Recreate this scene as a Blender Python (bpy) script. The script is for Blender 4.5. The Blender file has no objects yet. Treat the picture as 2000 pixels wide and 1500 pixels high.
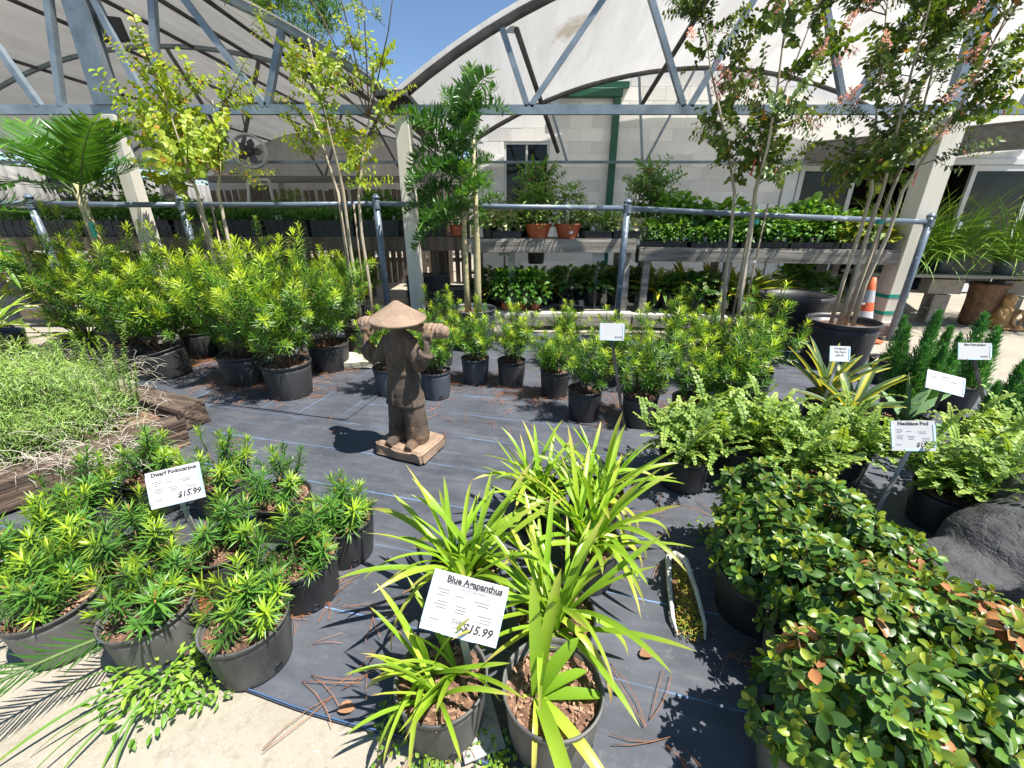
import bpy, bmesh, math, random
from mathutils import Vector, Matrix, Euler, noise

random.seed(11)
R_ = math.radians
SC = bpy.context.scene
C = SC.collection
PI = math.pi
rnd = random.random
def U(a, b): return a + (b - a) * random.random()

# ------------------------------------------------------------------ camera, sky, sun, exposure
CAM_H, PITCH, FPX = 1.40, 21.83, 820.0
cam_d = bpy.data.cameras.new('camera'); cam = bpy.data.objects.new('camera', cam_d); C.objects.link(cam)
cam.location = (0, 0, CAM_H); cam.rotation_euler = (R_(90 - PITCH), 0, 0)
cam_d.sensor_width = 36; cam_d.lens = FPX / 2000 * 36; cam_d.clip_end = 600; cam_d.clip_start = 0.05
SC.camera = cam
SUN_DIR = Vector((0.9 * math.cos(R_(63)), -0.43 * math.cos(R_(63)), math.sin(R_(63)))).normalized()
w = bpy.data.worlds.new('World'); SC.world = w; w.use_nodes = True
nt = w.node_tree; bg = nt.nodes['Background']
sky = nt.nodes.new('ShaderNodeTexSky'); sky.sky_type = 'NISHITA'; sky.sun_disc = False
sky.sun_elevation = R_(63); sky.sun_rotation = math.atan2(SUN_DIR.x, SUN_DIR.y)
sky.air_density = 1.0; sky.dust_density = 0.0; sky.ozone_density = 4.5
nt.links.new(sky.outputs[0], bg.inputs[0]); bg.inputs[1].default_value = 0.078
sun_d = bpy.data.lights.new('sun', 'SUN'); sun_d.energy = 5.0; sun_d.angle = R_(0.5); sun_d.color = (1, 0.955, 0.88)
sun = bpy.data.objects.new('sun', sun_d); C.objects.link(sun); sun.rotation_euler = SUN_DIR.to_track_quat('Z', 'Y').to_euler()
SC.view_settings.view_transform = 'Standard'; SC.view_settings.look = 'None'
SC.view_settings.exposure = 1.02; SC.view_settings.gamma = 1.0; SC.view_settings.use_curve_mapping = False
SC.cycles.use_denoising = True
SC.cycles.max_bounces = 5; SC.cycles.diffuse_bounces = 3; SC.cycles.glossy_bounces = 2; SC.cycles.transmission_bounces = 3; SC.cycles.adaptive_threshold = 0.03; SC.cycles.transparent_max_bounces = 6; SC.cycles.sample_clamp_indirect = 6

# ------------------------------------------------------------------ pixel -> place helpers (survey of the photograph, 2000 x 1500)
CT, ST = math.cos(R_(PITCH)), math.sin(R_(PITCH))
def ray(px, py):
    u, v = (px - 1000) / FPX, -(py - 750) / FPX
    return Vector((u, CT + v * ST, -ST + v * CT))
def at_z(px, py, z=0.0):
    r = ray(px, py); t = (z - CAM_H) / r.z
    return Vector((r.x * t, r.y * t, z))
def at_y(px, py, Y):
    r = ray(px, py); t = Y / r.y
    return Vector((r.x * t, Y, CAM_H + r.z * t))

# ------------------------------------------------------------------ materials
def new_mat(name):
    m = bpy.data.materials.new(name); m.use_nodes = True
    return m, m.node_tree.nodes, m.node_tree.links, m.node_tree.nodes['Principled BSDF']
def N(ns, t, **kw):
    n = ns.new(t)
    for k, v in kw.items(): setattr(n, k, v)
    return n
def mixrgb(ns, ln, fac, a, b, mode='MIX'):
    n = ns.new('ShaderNodeMix'); n.data_type = 'RGBA'; n.blend_type = mode
    for sock, val in ((n.inputs[0], fac), (n.inputs[6], a), (n.inputs[7], b)):
        if isinstance(val, (int, float)): sock.default_value = val
        elif isinstance(val, tuple): sock.default_value = val if len(val) == 4 else (*val, 1)
        else: ln.new(val, sock)
    return n.outputs[2]
def ramp(ns, ln, fac, stops):
    n = ns.new('ShaderNodeValToRGB'); e = n.color_ramp.elements
    while len(e) < len(stops): e.new(0.5)
    for i, (p, c) in enumerate(stops):
        e[i].position = p; e[i].color = c if len(c) == 4 else (*c, 1)
    ln.new(fac, n.inputs[0]); return n.outputs[0]
def noise_tex(ns, ln, scale, detail=4, rough=0.55, coord='Object', stretch=None):
    tc = ns.new('ShaderNodeTexCoord'); n = ns.new('ShaderNodeTexNoise')
    n.inputs['Scale'].default_value = scale; n.inputs['Detail'].default_value = detail; n.inputs['Roughness'].default_value = rough
    src = tc.outputs[coord]
    if stretch:
        mp = ns.new('ShaderNodeMapping'); mp.inputs['Scale'].default_value = stretch; ln.new(src, mp.inputs[0]); src = mp.outputs[0]
    ln.new(src, n.inputs['Vector']); return n.outputs['Fac']
def bump(ns, ln, bsdf, h, strength, dist=0.01):
    b = ns.new('ShaderNodeBump'); b.inputs['Strength'].default_value = strength; b.inputs['Distance'].default_value = dist
    ln.new(h, b.inputs['Height']); ln.new(b.outputs[0], bsdf.inputs['Normal'])
def surf(name, a, b, scale=6, rough=0.6, bmp=0.3, bdist=0.005, stretch=None, metal=0, spec=0.5, lo=0.3, hi=0.7, coord='Object', fine=None):
    """two-tone noise surface with relief"""
    m, ns, ln, p = new_mat(name)
    f = noise_tex(ns, ln, scale, 6, 0.6, coord, stretch)
    col = ramp(ns, ln, f, [(lo, a), (hi, b)])
    oi = ns.new('ShaderNodeObjectInfo')
    hv = ns.new('ShaderNodeHueSaturation'); mr = ns.new('ShaderNodeMapRange'); mr.inputs[3].default_value = 0.85; mr.inputs[4].default_value = 1.15
    ln.new(oi.outputs['Random'], mr.inputs[0]); ln.new(mr.outputs[0], hv.inputs['Value']); ln.new(col, hv.inputs['Color'])
    ln.new(hv.outputs[0], p.inputs['Base Color'])
    p.inputs['Roughness'].default_value = rough; p.inputs['Metallic'].default_value = metal; p.inputs['Specular IOR Level'].default_value = spec
    if bmp:
        f2 = noise_tex(ns, ln, fine or scale * 6, 5, 0.6, coord, stretch); bump(ns, ln, p, f2, bmp, bdist)
    return m
def leaf_mat(name, dark, mid, bright, dry=(0.36, 0.2, 0.07), rough=0.42, trans=0.3, stripe=None, vary=0.18):
    """col attribute: r = age tint (0 old, 1 young), g = dry, b = along the leaf, a = across"""
    m, ns, ln, p = new_mat(name)
    at = N(ns, 'ShaderNodeAttribute', attribute_name='col'); sp = ns.new('ShaderNodeSeparateColor'); ln.new(at.outputs['Color'], sp.inputs[0])
    col = ramp(ns, ln, sp.outputs[0], [(0.0, dark), (0.5, mid), (1.0, bright)])
    if stripe:
        col = mixrgb(ns, ln, ramp(ns, ln, at.outputs['Alpha'], [(0.25, (0, 0, 0)), (0.42, (1, 1, 1))]), stripe, col)
    col = mixrgb(ns, ln, sp.outputs[1], col, dry)
    oi = ns.new('ShaderNodeObjectInfo'); hv = ns.new('ShaderNodeHueSaturation')
    mr = ns.new('ShaderNodeMapRange'); mr.inputs[3].default_value = 1 - vary; mr.inputs[4].default_value = 1 + vary
    ln.new(oi.outputs['Random'], mr.inputs[0]); ln.new(mr.outputs[0], hv.inputs['Value']); ln.new(col, hv.inputs['Color'])
    ln.new(hv.outputs[0], p.inputs['Base Color'])
    p.inputs['Roughness'].default_value = rough; p.inputs['Specular IOR Level'].default_value = 0.5
    tr = ns.new('ShaderNodeBsdfTranslucent'); tcol = mixrgb(ns, ln, 1.0, hv.outputs[0], (1.7, 1.6, 0.6, 1), 'MULTIPLY'); ln.new(tcol, tr.inputs[0])
    mx = ns.new('ShaderNodeMixShader'); mx.inputs[0].default_value = trans
    ln.new(p.outputs[0], mx.inputs[1]); ln.new(tr.outputs[0], mx.inputs[2]); ln.new(mx.outputs[0], ns['Material Output'].inputs[0])
    return m
M = {}
M['podo'] = leaf_mat('podocarpus_leaf', (0.022, 0.07, 0.016), (0.105, 0.245, 0.02), (0.43, 0.55, 0.03), rough=0.38)
M['dwarf'] = leaf_mat('dwarf_podocarpus_leaf', (0.03, 0.1, 0.024), (0.11, 0.26, 0.035), (0.38, 0.52, 0.035), rough=0.38)
M['agap'] = leaf_mat('agapanthus_leaf', (0.095, 0.22, 0.02), (0.23, 0.4, 0.028), (0.45, 0.55, 0.06), dry=(0.52, 0.34, 0.15), rough=0.35)
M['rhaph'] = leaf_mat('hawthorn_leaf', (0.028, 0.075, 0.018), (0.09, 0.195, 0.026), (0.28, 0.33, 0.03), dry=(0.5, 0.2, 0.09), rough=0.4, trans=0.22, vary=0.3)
M['neck'] = leaf_mat('necklace_pod_leaf', (0.07, 0.15, 0.025), (0.2, 0.33, 0.05), (0.38, 0.48, 0.09), rough=0.5)
M['crepe'] = leaf_mat('crepe_myrtle_leaf', (0.024, 0.05, 0.014), (0.075, 0.14, 0.02), (0.24, 0.26, 0.03), dry=(0.45, 0.16, 0.04), rough=0.4)
M['crepe_y'] = leaf_mat('crepe_myrtle_yellow_leaf', (0.1, 0.2, 0.02), (0.26, 0.38, 0.03), (0.42, 0.46, 0.04), dry=(0.5, 0.25, 0.04), rough=0.45, trans=0.4)
M['palm'] = leaf_mat('palm_leaf', (0.015, 0.06, 0.012), (0.05, 0.15, 0.02), (0.16, 0.3, 0.03), rough=0.33)
M['yucca'] = leaf_mat('striped_leaf', (0.05, 0.1, 0.05), (0.1, 0.17, 0.07), (0.14, 0.22, 0.08), stripe=(0.62, 0.56, 0.08), rough=0.45, trans=0.2)
M['agave'] = leaf_mat('agave_leaf', (0.1, 0.2, 0.09), (0.14, 0.26, 0.11), (0.2, 0.32, 0.12), rough=0.5, trans=0.05)
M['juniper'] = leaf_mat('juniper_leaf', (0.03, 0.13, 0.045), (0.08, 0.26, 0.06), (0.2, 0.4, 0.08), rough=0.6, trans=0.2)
M['herb'] = leaf_mat('herb_leaf', (0.03, 0.1, 0.015), (0.08, 0.22, 0.03), (0.2, 0.36, 0.05), rough=0.5)
M['herb_p'] = leaf_mat('pale_herb_leaf', (0.12, 0.2, 0.06), (0.26, 0.38, 0.1), (0.45, 0.52, 0.2), rough=0.6)
M['variegated'] = leaf_mat('variegated_leaf', (0.06, 0.16, 0.03), (0.14, 0.28, 0.05), (0.2, 0.3, 0.06), stripe=(0.1, 0.22, 0.04), dry=(0.62, 0.62, 0.36), rough=0.5)
M['yellow'] = leaf_mat('yellow_leaf', (0.14, 0.2, 0.02), (0.32, 0.34, 0.03), (0.55, 0.5, 0.06), rough=0.45)
M['bedherb'] = leaf_mat('bed_herb_leaf', (0.09, 0.19, 0.045), (0.19, 0.34, 0.075), (0.36, 0.5, 0.13), dry=(0.42, 0.38, 0.28), rough=0.6)
M['grass'] = leaf_mat('grass_leaf', (0.05, 0.15, 0.02), (0.13, 0.28, 0.03), (0.3, 0.42, 0.05), rough=0.5)
M['far'] = leaf_mat('tree_leaf', (0.02, 0.06, 0.012), (0.05, 0.13, 0.02), (0.13, 0.22, 0.03), rough=0.6)
M['pink'] = leaf_mat('pink_petal', (0.7, 0.26, 0.42), (0.85, 0.45, 0.58), (0.9, 0.62, 0.7), dry=(0.45, 0.27, 0.16), rough=0.7)
M['bark'] = surf('bark', (0.19, 0.14, 0.1), (0.42, 0.34, 0.26), 14, 0.85, 0.5, stretch=(1, 1, 0.25))
M['bark_pale'] = surf('pale_bark', (0.3, 0.25, 0.17), (0.55, 0.47, 0.36), 10, 0.8, 0.4, stretch=(1, 1, 0.2))
M['twig'] = surf('twig', (0.1, 0.06, 0.03), (0.2, 0.13, 0.07), 20, 0.8, 0.2)
M['greenstem'] = surf('green_stem', (0.06, 0.11, 0.03), (0.13, 0.19, 0.05), 15, 0.6, 0)
M['palmtrunk'] = surf('palm_stem', (0.22, 0.24, 0.1), (0.5, 0.4, 0.24), 8, 0.7, 0.3, stretch=(1, 1, 2.5))
def plastic(name, a, b, rough):
    m, ns, ln, p = new_mat(name)
    f = noise_tex(ns, ln, 5, 6, 0.65, 'Object', (1, 1, 0.35)); f2 = noise_tex(ns, ln, 60, 3, 0.6)
    oi = ns.new('ShaderNodeObjectInfo')
    ad = N(ns, 'ShaderNodeMath', operation='MULTIPLY_ADD'); ad.inputs[1].default_value = 0.3; ln.new(oi.outputs['Random'], ad.inputs[0]); ln.new(f, ad.inputs[2])
    col = ramp(ns, ln, ad.outputs[0], [(0.45, a), (0.85, b)])
    ln.new(col, p.inputs['Base Color'])
    rr = ns.new('ShaderNodeMapRange'); rr.inputs[3].default_value = rough - 0.1; rr.inputs[4].default_value = rough + 0.25; ln.new(f, rr.inputs[0]); ln.new(rr.outputs[0], p.inputs['Roughness'])
    bump(ns, ln, p, f2, 0.12, 0.002); return m
M['pot'] = plastic('black_pot_plastic', (0.012, 0.013, 0.016), (0.05, 0.05, 0.052), 0.38)
M['potfaded'] = plastic('faded_pot_plastic', (0.03, 0.032, 0.034), (0.15, 0.145, 0.135), 0.5)
M['potblue'] = plastic('slate_pot_plastic', (0.02, 0.026, 0.036), (0.075, 0.088, 0.11), 0.42)
M['tray'] = plastic('tray_plastic', (0.008, 0.009, 0.013), (0.022, 0.025, 0.034), 0.42)
M['terra'] = surf('terracotta_plastic', (0.32, 0.075, 0.03), (0.46, 0.13, 0.06), 9, 0.55, 0.15)
M['soil'] = surf('bark_mulch', (0.06, 0.03, 0.02), (0.27, 0.15, 0.09), 45, 0.95, 0.8, 0.006)
M['chip'] = surf('bark_chip', (0.11, 0.05, 0.03), (0.42, 0.26, 0.17), 22, 0.9, 0.3, coord='Object')
M['steel'] = surf('painted_steel', (0.13, 0.17, 0.21), (0.27, 0.32, 0.36), 5, 0.42, 0.1, metal=0.35)
M['darksteel'] = surf('weathered_steel', (0.05, 0.05, 0.055), (0.14, 0.13, 0.13), 5, 0.55, 0.15, metal=0.4)
M['whitepost'] = surf('white_painted_wood', (0.55, 0.52, 0.44), (0.74, 0.71, 0.63), 3, 0.6, 0.2, stretch=(1, 1, 0.2))
M['oldwood'] = surf('weathered_wood', (0.11, 0.095, 0.08), (0.44, 0.41, 0.37), 5, 0.85, 0.6, 0.006, stretch=(0.25, 3, 3))
M['darkwood'] = surf('dark_fence_wood', (0.06, 0.045, 0.035), (0.2, 0.15, 0.11), 5, 0.85, 0.5, stretch=(3, 3, 0.25))
M['tie'] = surf('timber_tie', (0.04, 0.026, 0.02), (0.2, 0.14, 0.1), 9, 0.95, 1.0, 0.03, stretch=(0.1, 3, 3), fine=14, lo=0.35, hi=0.68)
M['white'] = surf('white_paint', (0.7, 0.69, 0.66), (0.8, 0.79, 0.76), 3, 0.6, 0.05)
M['block'] = surf('painted_block', (0.76, 0.74, 0.71), (0.85, 0.83, 0.8), 2, 0.75, 0.35, 0.004, fine=60)
M['mortar'] = surf('painted_mortar', (0.66, 0.64, 0.61), (0.74, 0.72, 0.69), 8, 0.85, 0.3)
M['cmu'] = surf('grey_concrete_block', (0.2, 0.18, 0.15), (0.34, 0.3, 0.25), 12, 0.9, 0.6)
M['green'] = surf('green_paint', (0.01, 0.08, 0.045), (0.015, 0.11, 0.06), 4, 0.45, 0.05)
M['alu'] = surf('white_aluminium', (0.6, 0.62, 0.62), (0.72, 0.73, 0.73), 4, 0.4, 0.03)
M['ply'] = surf('grey_weathered_beam', (0.13, 0.12, 0.105), (0.27, 0.25, 0.22), 6, 0.85, 0.4, stretch=(0.2, 3, 3))
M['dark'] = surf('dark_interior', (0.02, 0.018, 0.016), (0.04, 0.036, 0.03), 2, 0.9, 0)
M['stone'] = surf('shaded_cast_stone', (0.04, 0.029, 0.022), (0.165, 0.118, 0.086), 7, 0.85, 0.7, 0.004, lo=0.25, hi=0.75, fine=70)  # statue body: deep shade under the hat is put into this darker base
ns, ln = M['stone'].node_tree.nodes, M['stone'].node_tree.links; pb = ns['Principled BSDF']; src = pb.inputs['Base Color'].links[0].from_socket
c1 = mixrgb(ns, ln, ramp(ns, ln, noise_tex(ns, ln, 11, 6, 0.7, 'Object', (1, 1, 0.3)), [(0.52, (0, 0, 0)), (0.68, (0.85, 0.85, 0.85))]), src, (0.26, 0.15, 0.075, 1))
c1 = mixrgb(ns, ln, ramp(ns, ln, noise_tex(ns, ln, 24, 5, 0.7), [(0.64, (0, 0, 0)), (0.7, (0.7, 0.7, 0.7))]), c1, (0.42, 0.37, 0.32, 1))
c1 = mixrgb(ns, ln, ramp(ns, ln, noise_tex(ns, ln, 8, 6, 0.7), [(0.32, (0.8, 0.8, 0.8)), (0.45, (0, 0, 0))]), c1, (0.025, 0.018, 0.014, 1)); ln.new(c1, pb.inputs['Base Color'])
M['stonehat'] = surf('pale_cast_stone', (0.15, 0.1, 0.068), (0.35, 0.25, 0.175), 6, 0.85, 0.8, 0.005, fine=60)
M['rock'] = surf('dark_stone', (0.018, 0.018, 0.019), (0.07, 0.07, 0.072), 9, 0.8, 1.0, 0.02, fine=16)
ns, ln = M['rock'].node_tree.nodes, M['rock'].node_tree.links
vo = ns.new('ShaderNodeTexVoronoi'); vo.feature = 'DISTANCE_TO_EDGE'; vo.inputs['Scale'].default_value = 26
tc = ns.new('ShaderNodeTexCoord'); ln.new(tc.outputs['Object'], vo.inputs['Vector'])
b2 = ns.new('ShaderNodeBump'); b2.inputs['Strength'].default_value = 0.28; b2.inputs['Distance'].default_value = 0.01; ln.new(ramp(ns, ln, vo.outputs['Distance'], [(0.0, (0, 0, 0)), (0.09, (1, 1, 1))]), b2.inputs['Height'])
pb = ns['Principled BSDF']; ln.new(pb.inputs['Normal'].links[0].from_socket, b2.inputs['Normal']); ln.new(b2.outputs[0], pb.inputs['Normal'])
M['slab'] = surf('pale_stone_slab', (0.42, 0.38, 0.28), (0.68, 0.62, 0.5), 14, 0.9, 0.9, 0.008, fine=40)
M['ochre'] = surf('ochre_resin', (0.24, 0.13, 0.045), (0.46, 0.28, 0.11), 12, 0.7, 0.5)
M['brownpot'] = surf('brown_carved_clay', (0.12, 0.06, 0.03), (0.28, 0.15, 0.08), 16, 0.8, 0.9, 0.01)
M['orange'] = surf('orange_plastic', (0.6, 0.1, 0.03), (0.75, 0.17, 0.06), 4, 0.5, 0.05)
M['amber'] = surf('amber_glaze', (0.5, 0.13, 0.015), (0.7, 0.24, 0.03), 6, 0.15, 0.05)
M['tape'] = surf('green_tape', (0.01, 0.25, 0.19), (0.02, 0.33, 0.25), 5, 0.4, 0)
M['redtape'] = surf('red_tag', (0.4, 0.05, 0.05), (0.5, 0.08, 0.07), 5, 0.5, 0)
M['yellowtape'] = surf('yellow_tag', (0.65, 0.5, 0.03), (0.75, 0.6, 0.05), 5, 0.5, 0)
M['card'] = surf('white_card', (0.46, 0.46, 0.475), (0.52, 0.52, 0.53), 3, 0.65, 0, spec=0.2)
M['acryl'] = surf('pale_blue_plastic', (0.42, 0.58, 0.74), (0.5, 0.66, 0.8), 3, 0.3, 0)
M['stake'] = surf('grey_stake', (0.26, 0.26, 0.26), (0.4, 0.4, 0.39), 6, 0.6, 0.1)
M['ink'] = surf('ink', (0.03, 0.03, 0.032), (0.04, 0.04, 0.042), 3, 0.6, 0)
M['inkpale'] = surf('pale_ink', (0.15, 0.15, 0.16), (0.2, 0.2, 0.21), 3, 0.6, 0)
M['needle'] = surf('dry_pine_needle', (0.24, 0.085, 0.03), (0.5, 0.22, 0.09), 3, 0.7, 0)
M['deadleaf'] = surf('dead_leaf', (0.2, 0.09, 0.04), (0.4, 0.22, 0.12), 10, 0.8, 0.2)
M['drystem'] = surf('dry_stem', (0.42, 0.38, 0.3), (0.66, 0.6, 0.5), 6, 0.8, 0)
M['rope'] = surf('white_edging', (0.5, 0.48, 0.44), (0.75, 0.73, 0.68), 8, 0.7, 0.3)
M['curtain'] = surf('pale_curtain', (0.2, 0.2, 0.19), (0.3, 0.3, 0.29), 2, 0.8, 0.1)
# pipe rail: slate paint with worn pale patches
m, ns, ln, p = new_mat('worn_pipe_paint'); M['pipe'] = m
f = noise_tex(ns, ln, 7, 7, 0.7, 'Object', (1, 2, 2))
ln.new(ramp(ns, ln, f, [(0.0, (0.1, 0.13, 0.17)), (0.58, (0.13, 0.17, 0.22)), (0.66, (0.4, 0.44, 0.48)), (1.0, (0.55, 0.58, 0.6))]), p.inputs['Base Color'])
p.inputs['Roughness'].default_value = 0.38; p.inputs['Metallic'].default_value = 0.15
# glass
m, ns, ln, p = new_mat('dark_glass'); M['glass'] = m
p.inputs['Base Color'].default_value = (0.012, 0.018, 0.018, 1); p.inputs['Roughness'].default_value = 0.03; p.inputs['Specular IOR Level'].default_value = 0.35
p.inputs['Alpha'].default_value = 0.75
# translucent roof cloth, streaked and stained
m, ns, ln, p = new_mat('roof_cloth'); M['fabric'] = m
f = noise_tex(ns, ln, 1.3, 6, 0.65, 'Object', (3.0, 0.35, 1)); f2 = noise_tex(ns, ln, 0.8, 5, 0.6)
col = ramp(ns, ln, f, [(0.3, (0.58, 0.56, 0.525)), (0.65, (0.72, 0.71, 0.69))])
tc = ns.new('ShaderNodeTexCoord'); vm = N(ns, 'ShaderNodeVectorMath', operation='DISTANCE'); vm.inputs[1].default_value = (-2.4, 0.9, 3.3)
nd = noise_tex(ns, ln, 9, 5, 0.7); ad = N(ns, 'ShaderNodeMath', operation='MULTIPLY_ADD'); ad.inputs[1].default_value = 0.5; ln.new(nd, ad.inputs[0])
ln.new(tc.outputs['Object'], vm.inputs[0]); ln.new(vm.outputs['Value'], ad.inputs[2])
st = ramp(ns, ln, ad.outputs[0], [(0.3, (1, 1, 1)), (0.55, (0, 0, 0))])
col = mixrgb(ns, ln, st, col, (0.33, 0.25, 0.16, 1)); ln.new(col, p.inputs['Base Color']); p.inputs['Roughness'].default_value = 0.75
tr = ns.new('ShaderNodeBsdfTranslucent'); ln.new(col, tr.inputs[0]); mx = ns.new('ShaderNodeMixShader'); mx.inputs[0].default_value = 0.42
ln.new(p.outputs[0], mx.inputs[1]); ln.new(tr.outputs[0], mx.inputs[2]); ln.new(mx.outputs[0], ns['Material Output'].inputs[0])
wv = noise_tex(ns, ln, 2.2, 3, 0.5, 'Object', (1, 0.4, 1)); bump(ns, ln, p, wv, 0.5, 0.05)
# left tunnel cloth: less translucent, its shade put into a greyer colour
M['fabric2'] = M['fabric'].copy(); M['fabric2'].name = 'shaded_roof_cloth'
for n_ in M['fabric2'].node_tree.nodes:
    if n_.type == 'MIX_SHADER': n_.inputs[0].default_value = 0.15
    if n_.type == 'VALTORGB' and n_.color_ramp.elements[0].color[0] < 0.9 and n_.color_ramp.elements[0].color[0] > 0.45:
        n_.color_ramp.elements[0].color = (0.5, 0.49, 0.47, 1); n_.color_ramp.elements[1].color = (0.66, 0.65, 0.635, 1)
# concrete
m, ns, ln, p = new_mat('pale_concrete'); M['concrete'] = m
f1 = noise_tex(ns, ln, 1.3, 6, 0.65); f2 = noise_tex(ns, ln, 26, 6, 0.7); f3 = noise_tex(ns, ln, 130, 2, 0.6)
a = ramp(ns, ln, f1, [(0.3, (0.275, 0.245, 0.192)), (0.65, (0.36, 0.325, 0.262))])
a = mixrgb(ns, ln, ramp(ns, ln, f2, [(0.33, (1, 1, 1)), (0.5, (0, 0, 0))]), a, (0.26, 0.23, 0.175, 1))
a = mixrgb(ns, ln, ramp(ns, ln, f3, [(0.66, (0, 0, 0)), (0.72, (1, 1, 1))]), a, (0.62, 0.58, 0.5, 1))
a = mixrgb(ns, ln, ramp(ns, ln, f3, [(0.27, (1, 1, 1)), (0.33, (0, 0, 0))]), a, (0.24, 0.2, 0.15, 1))
ln.new(a, p.inputs['Base Color']); p.inputs['Roughness'].default_value = 0.9
bump(ns, ln, p, f2, 0.35, 0.01)
# woven ground cloth with blue marker threads every 0.345 m along local x
def cloth_mat(name, axis):
    m, ns, ln, p = new_mat(name)
    tc = ns.new('ShaderNodeTexCoord'); sx = ns.new('ShaderNodeSeparateXYZ'); ln.new(tc.outputs['Object'], sx.inputs[0])
    big = noise_tex(ns, ln, 1.6, 6, 0.65); mid = noise_tex(ns, ln, 6, 6, 0.7, 'Object', (0.5, 3, 1)); spk = noise_tex(ns, ln, 55, 2, 0.5)
    wob = noise_tex(ns, ln, 1.2, 2, 0.5)
    a = ramp(ns, ln, big, [(0.28, (0.034, 0.038, 0.048)), (0.72, (0.095, 0.104, 0.127))])
    a = mixrgb(ns, ln, ramp(ns, ln, mid, [(0.5, (0, 0, 0)), (0.85, (0.55, 0.55, 0.55))]), a, (0.18, 0.182, 0.19, 1))
    a = mixrgb(ns, ln, ramp(ns, ln, mid, [(0.3, (0.5, 0.5, 0.5)), (0.45, (0, 0, 0))]), a, (0.035, 0.034, 0.036, 1))
    def math_(op, x, y=None, z=None):
        n = N(ns, 'ShaderNodeMath', operation=op)
        for i, q in enumerate((x, y, z)):
            if q is None: continue
            if isinstance(q, (int, float)): n.inputs[i].default_value = q
            else: ln.new(q, n.inputs[i])
        return n.outputs[0]
    c = math_('MULTIPLY_ADD', wob, 0.03, sx.outputs[axis])
    c = math_('DIVIDE', c, 0.345); c = math_('FRACT', math_('ADD', c, 100.5)); c = math_('ABSOLUTE', math_('SUBTRACT', c, 0.5))
    line = math_('LESS_THAN', c, 0.0075)
    fade = ramp(ns, ln, noise_tex(ns, ln, 2.4, 4, 0.6), [(0.38, (0.05, 0.05, 0.05)), (0.6, (0.75, 0.75, 0.75))])
    line = math_('MULTIPLY', line, fade)
    a = mixrgb(ns, ln, line, a, (0.16, 0.33, 0.62, 1))
    soil_ = noise_tex(ns, ln, 2.1, 8, 0.75)
    a = mixrgb(ns, ln, ramp(ns, ln, soil_, [(0.6, (0, 0, 0)), (0.74, (0.75, 0.75, 0.75))]), a, (0.16, 0.115, 0.08, 1))
    dust = noise_tex(ns, ln, 14, 8, 0.8)
    a = mixrgb(ns, ln, ramp(ns, ln, dust, [(0.56, (0, 0, 0)), (0.72, (0.5, 0.5, 0.5))]), a, (0.2, 0.2, 0.205, 1))
    a = mixrgb(ns, ln, ramp(ns, ln, spk, [(0.77, (0, 0, 0)), (0.8, (0.5, 0.5, 0.5))]), a, (0.3, 0.25, 0.19, 1))
    ln.new(a, p.inputs['Base Color'])
    rr = ns.new('ShaderNodeMapRange'); rr.inputs[3].default_value = 0.5; rr.inputs[4].default_value = 0.75; ln.new(big, rr.inputs[0]); ln.new(rr.outputs[0], p.inputs['Roughness'])
    wa = ns.new('ShaderNodeTexWave'); wa.inputs['Scale'].default_value = 120; ln.new(tc.outputs['Object'], wa.inputs[0])
    bump(ns, ln, p, wa.outputs['Fac'], 0.12, 0.001)
    return m
M['cloth'] = cloth_mat('woven_ground_cloth', 1)
M['cloth2'] = cloth_mat('woven_ground_cloth_crosswise', 0)

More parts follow.
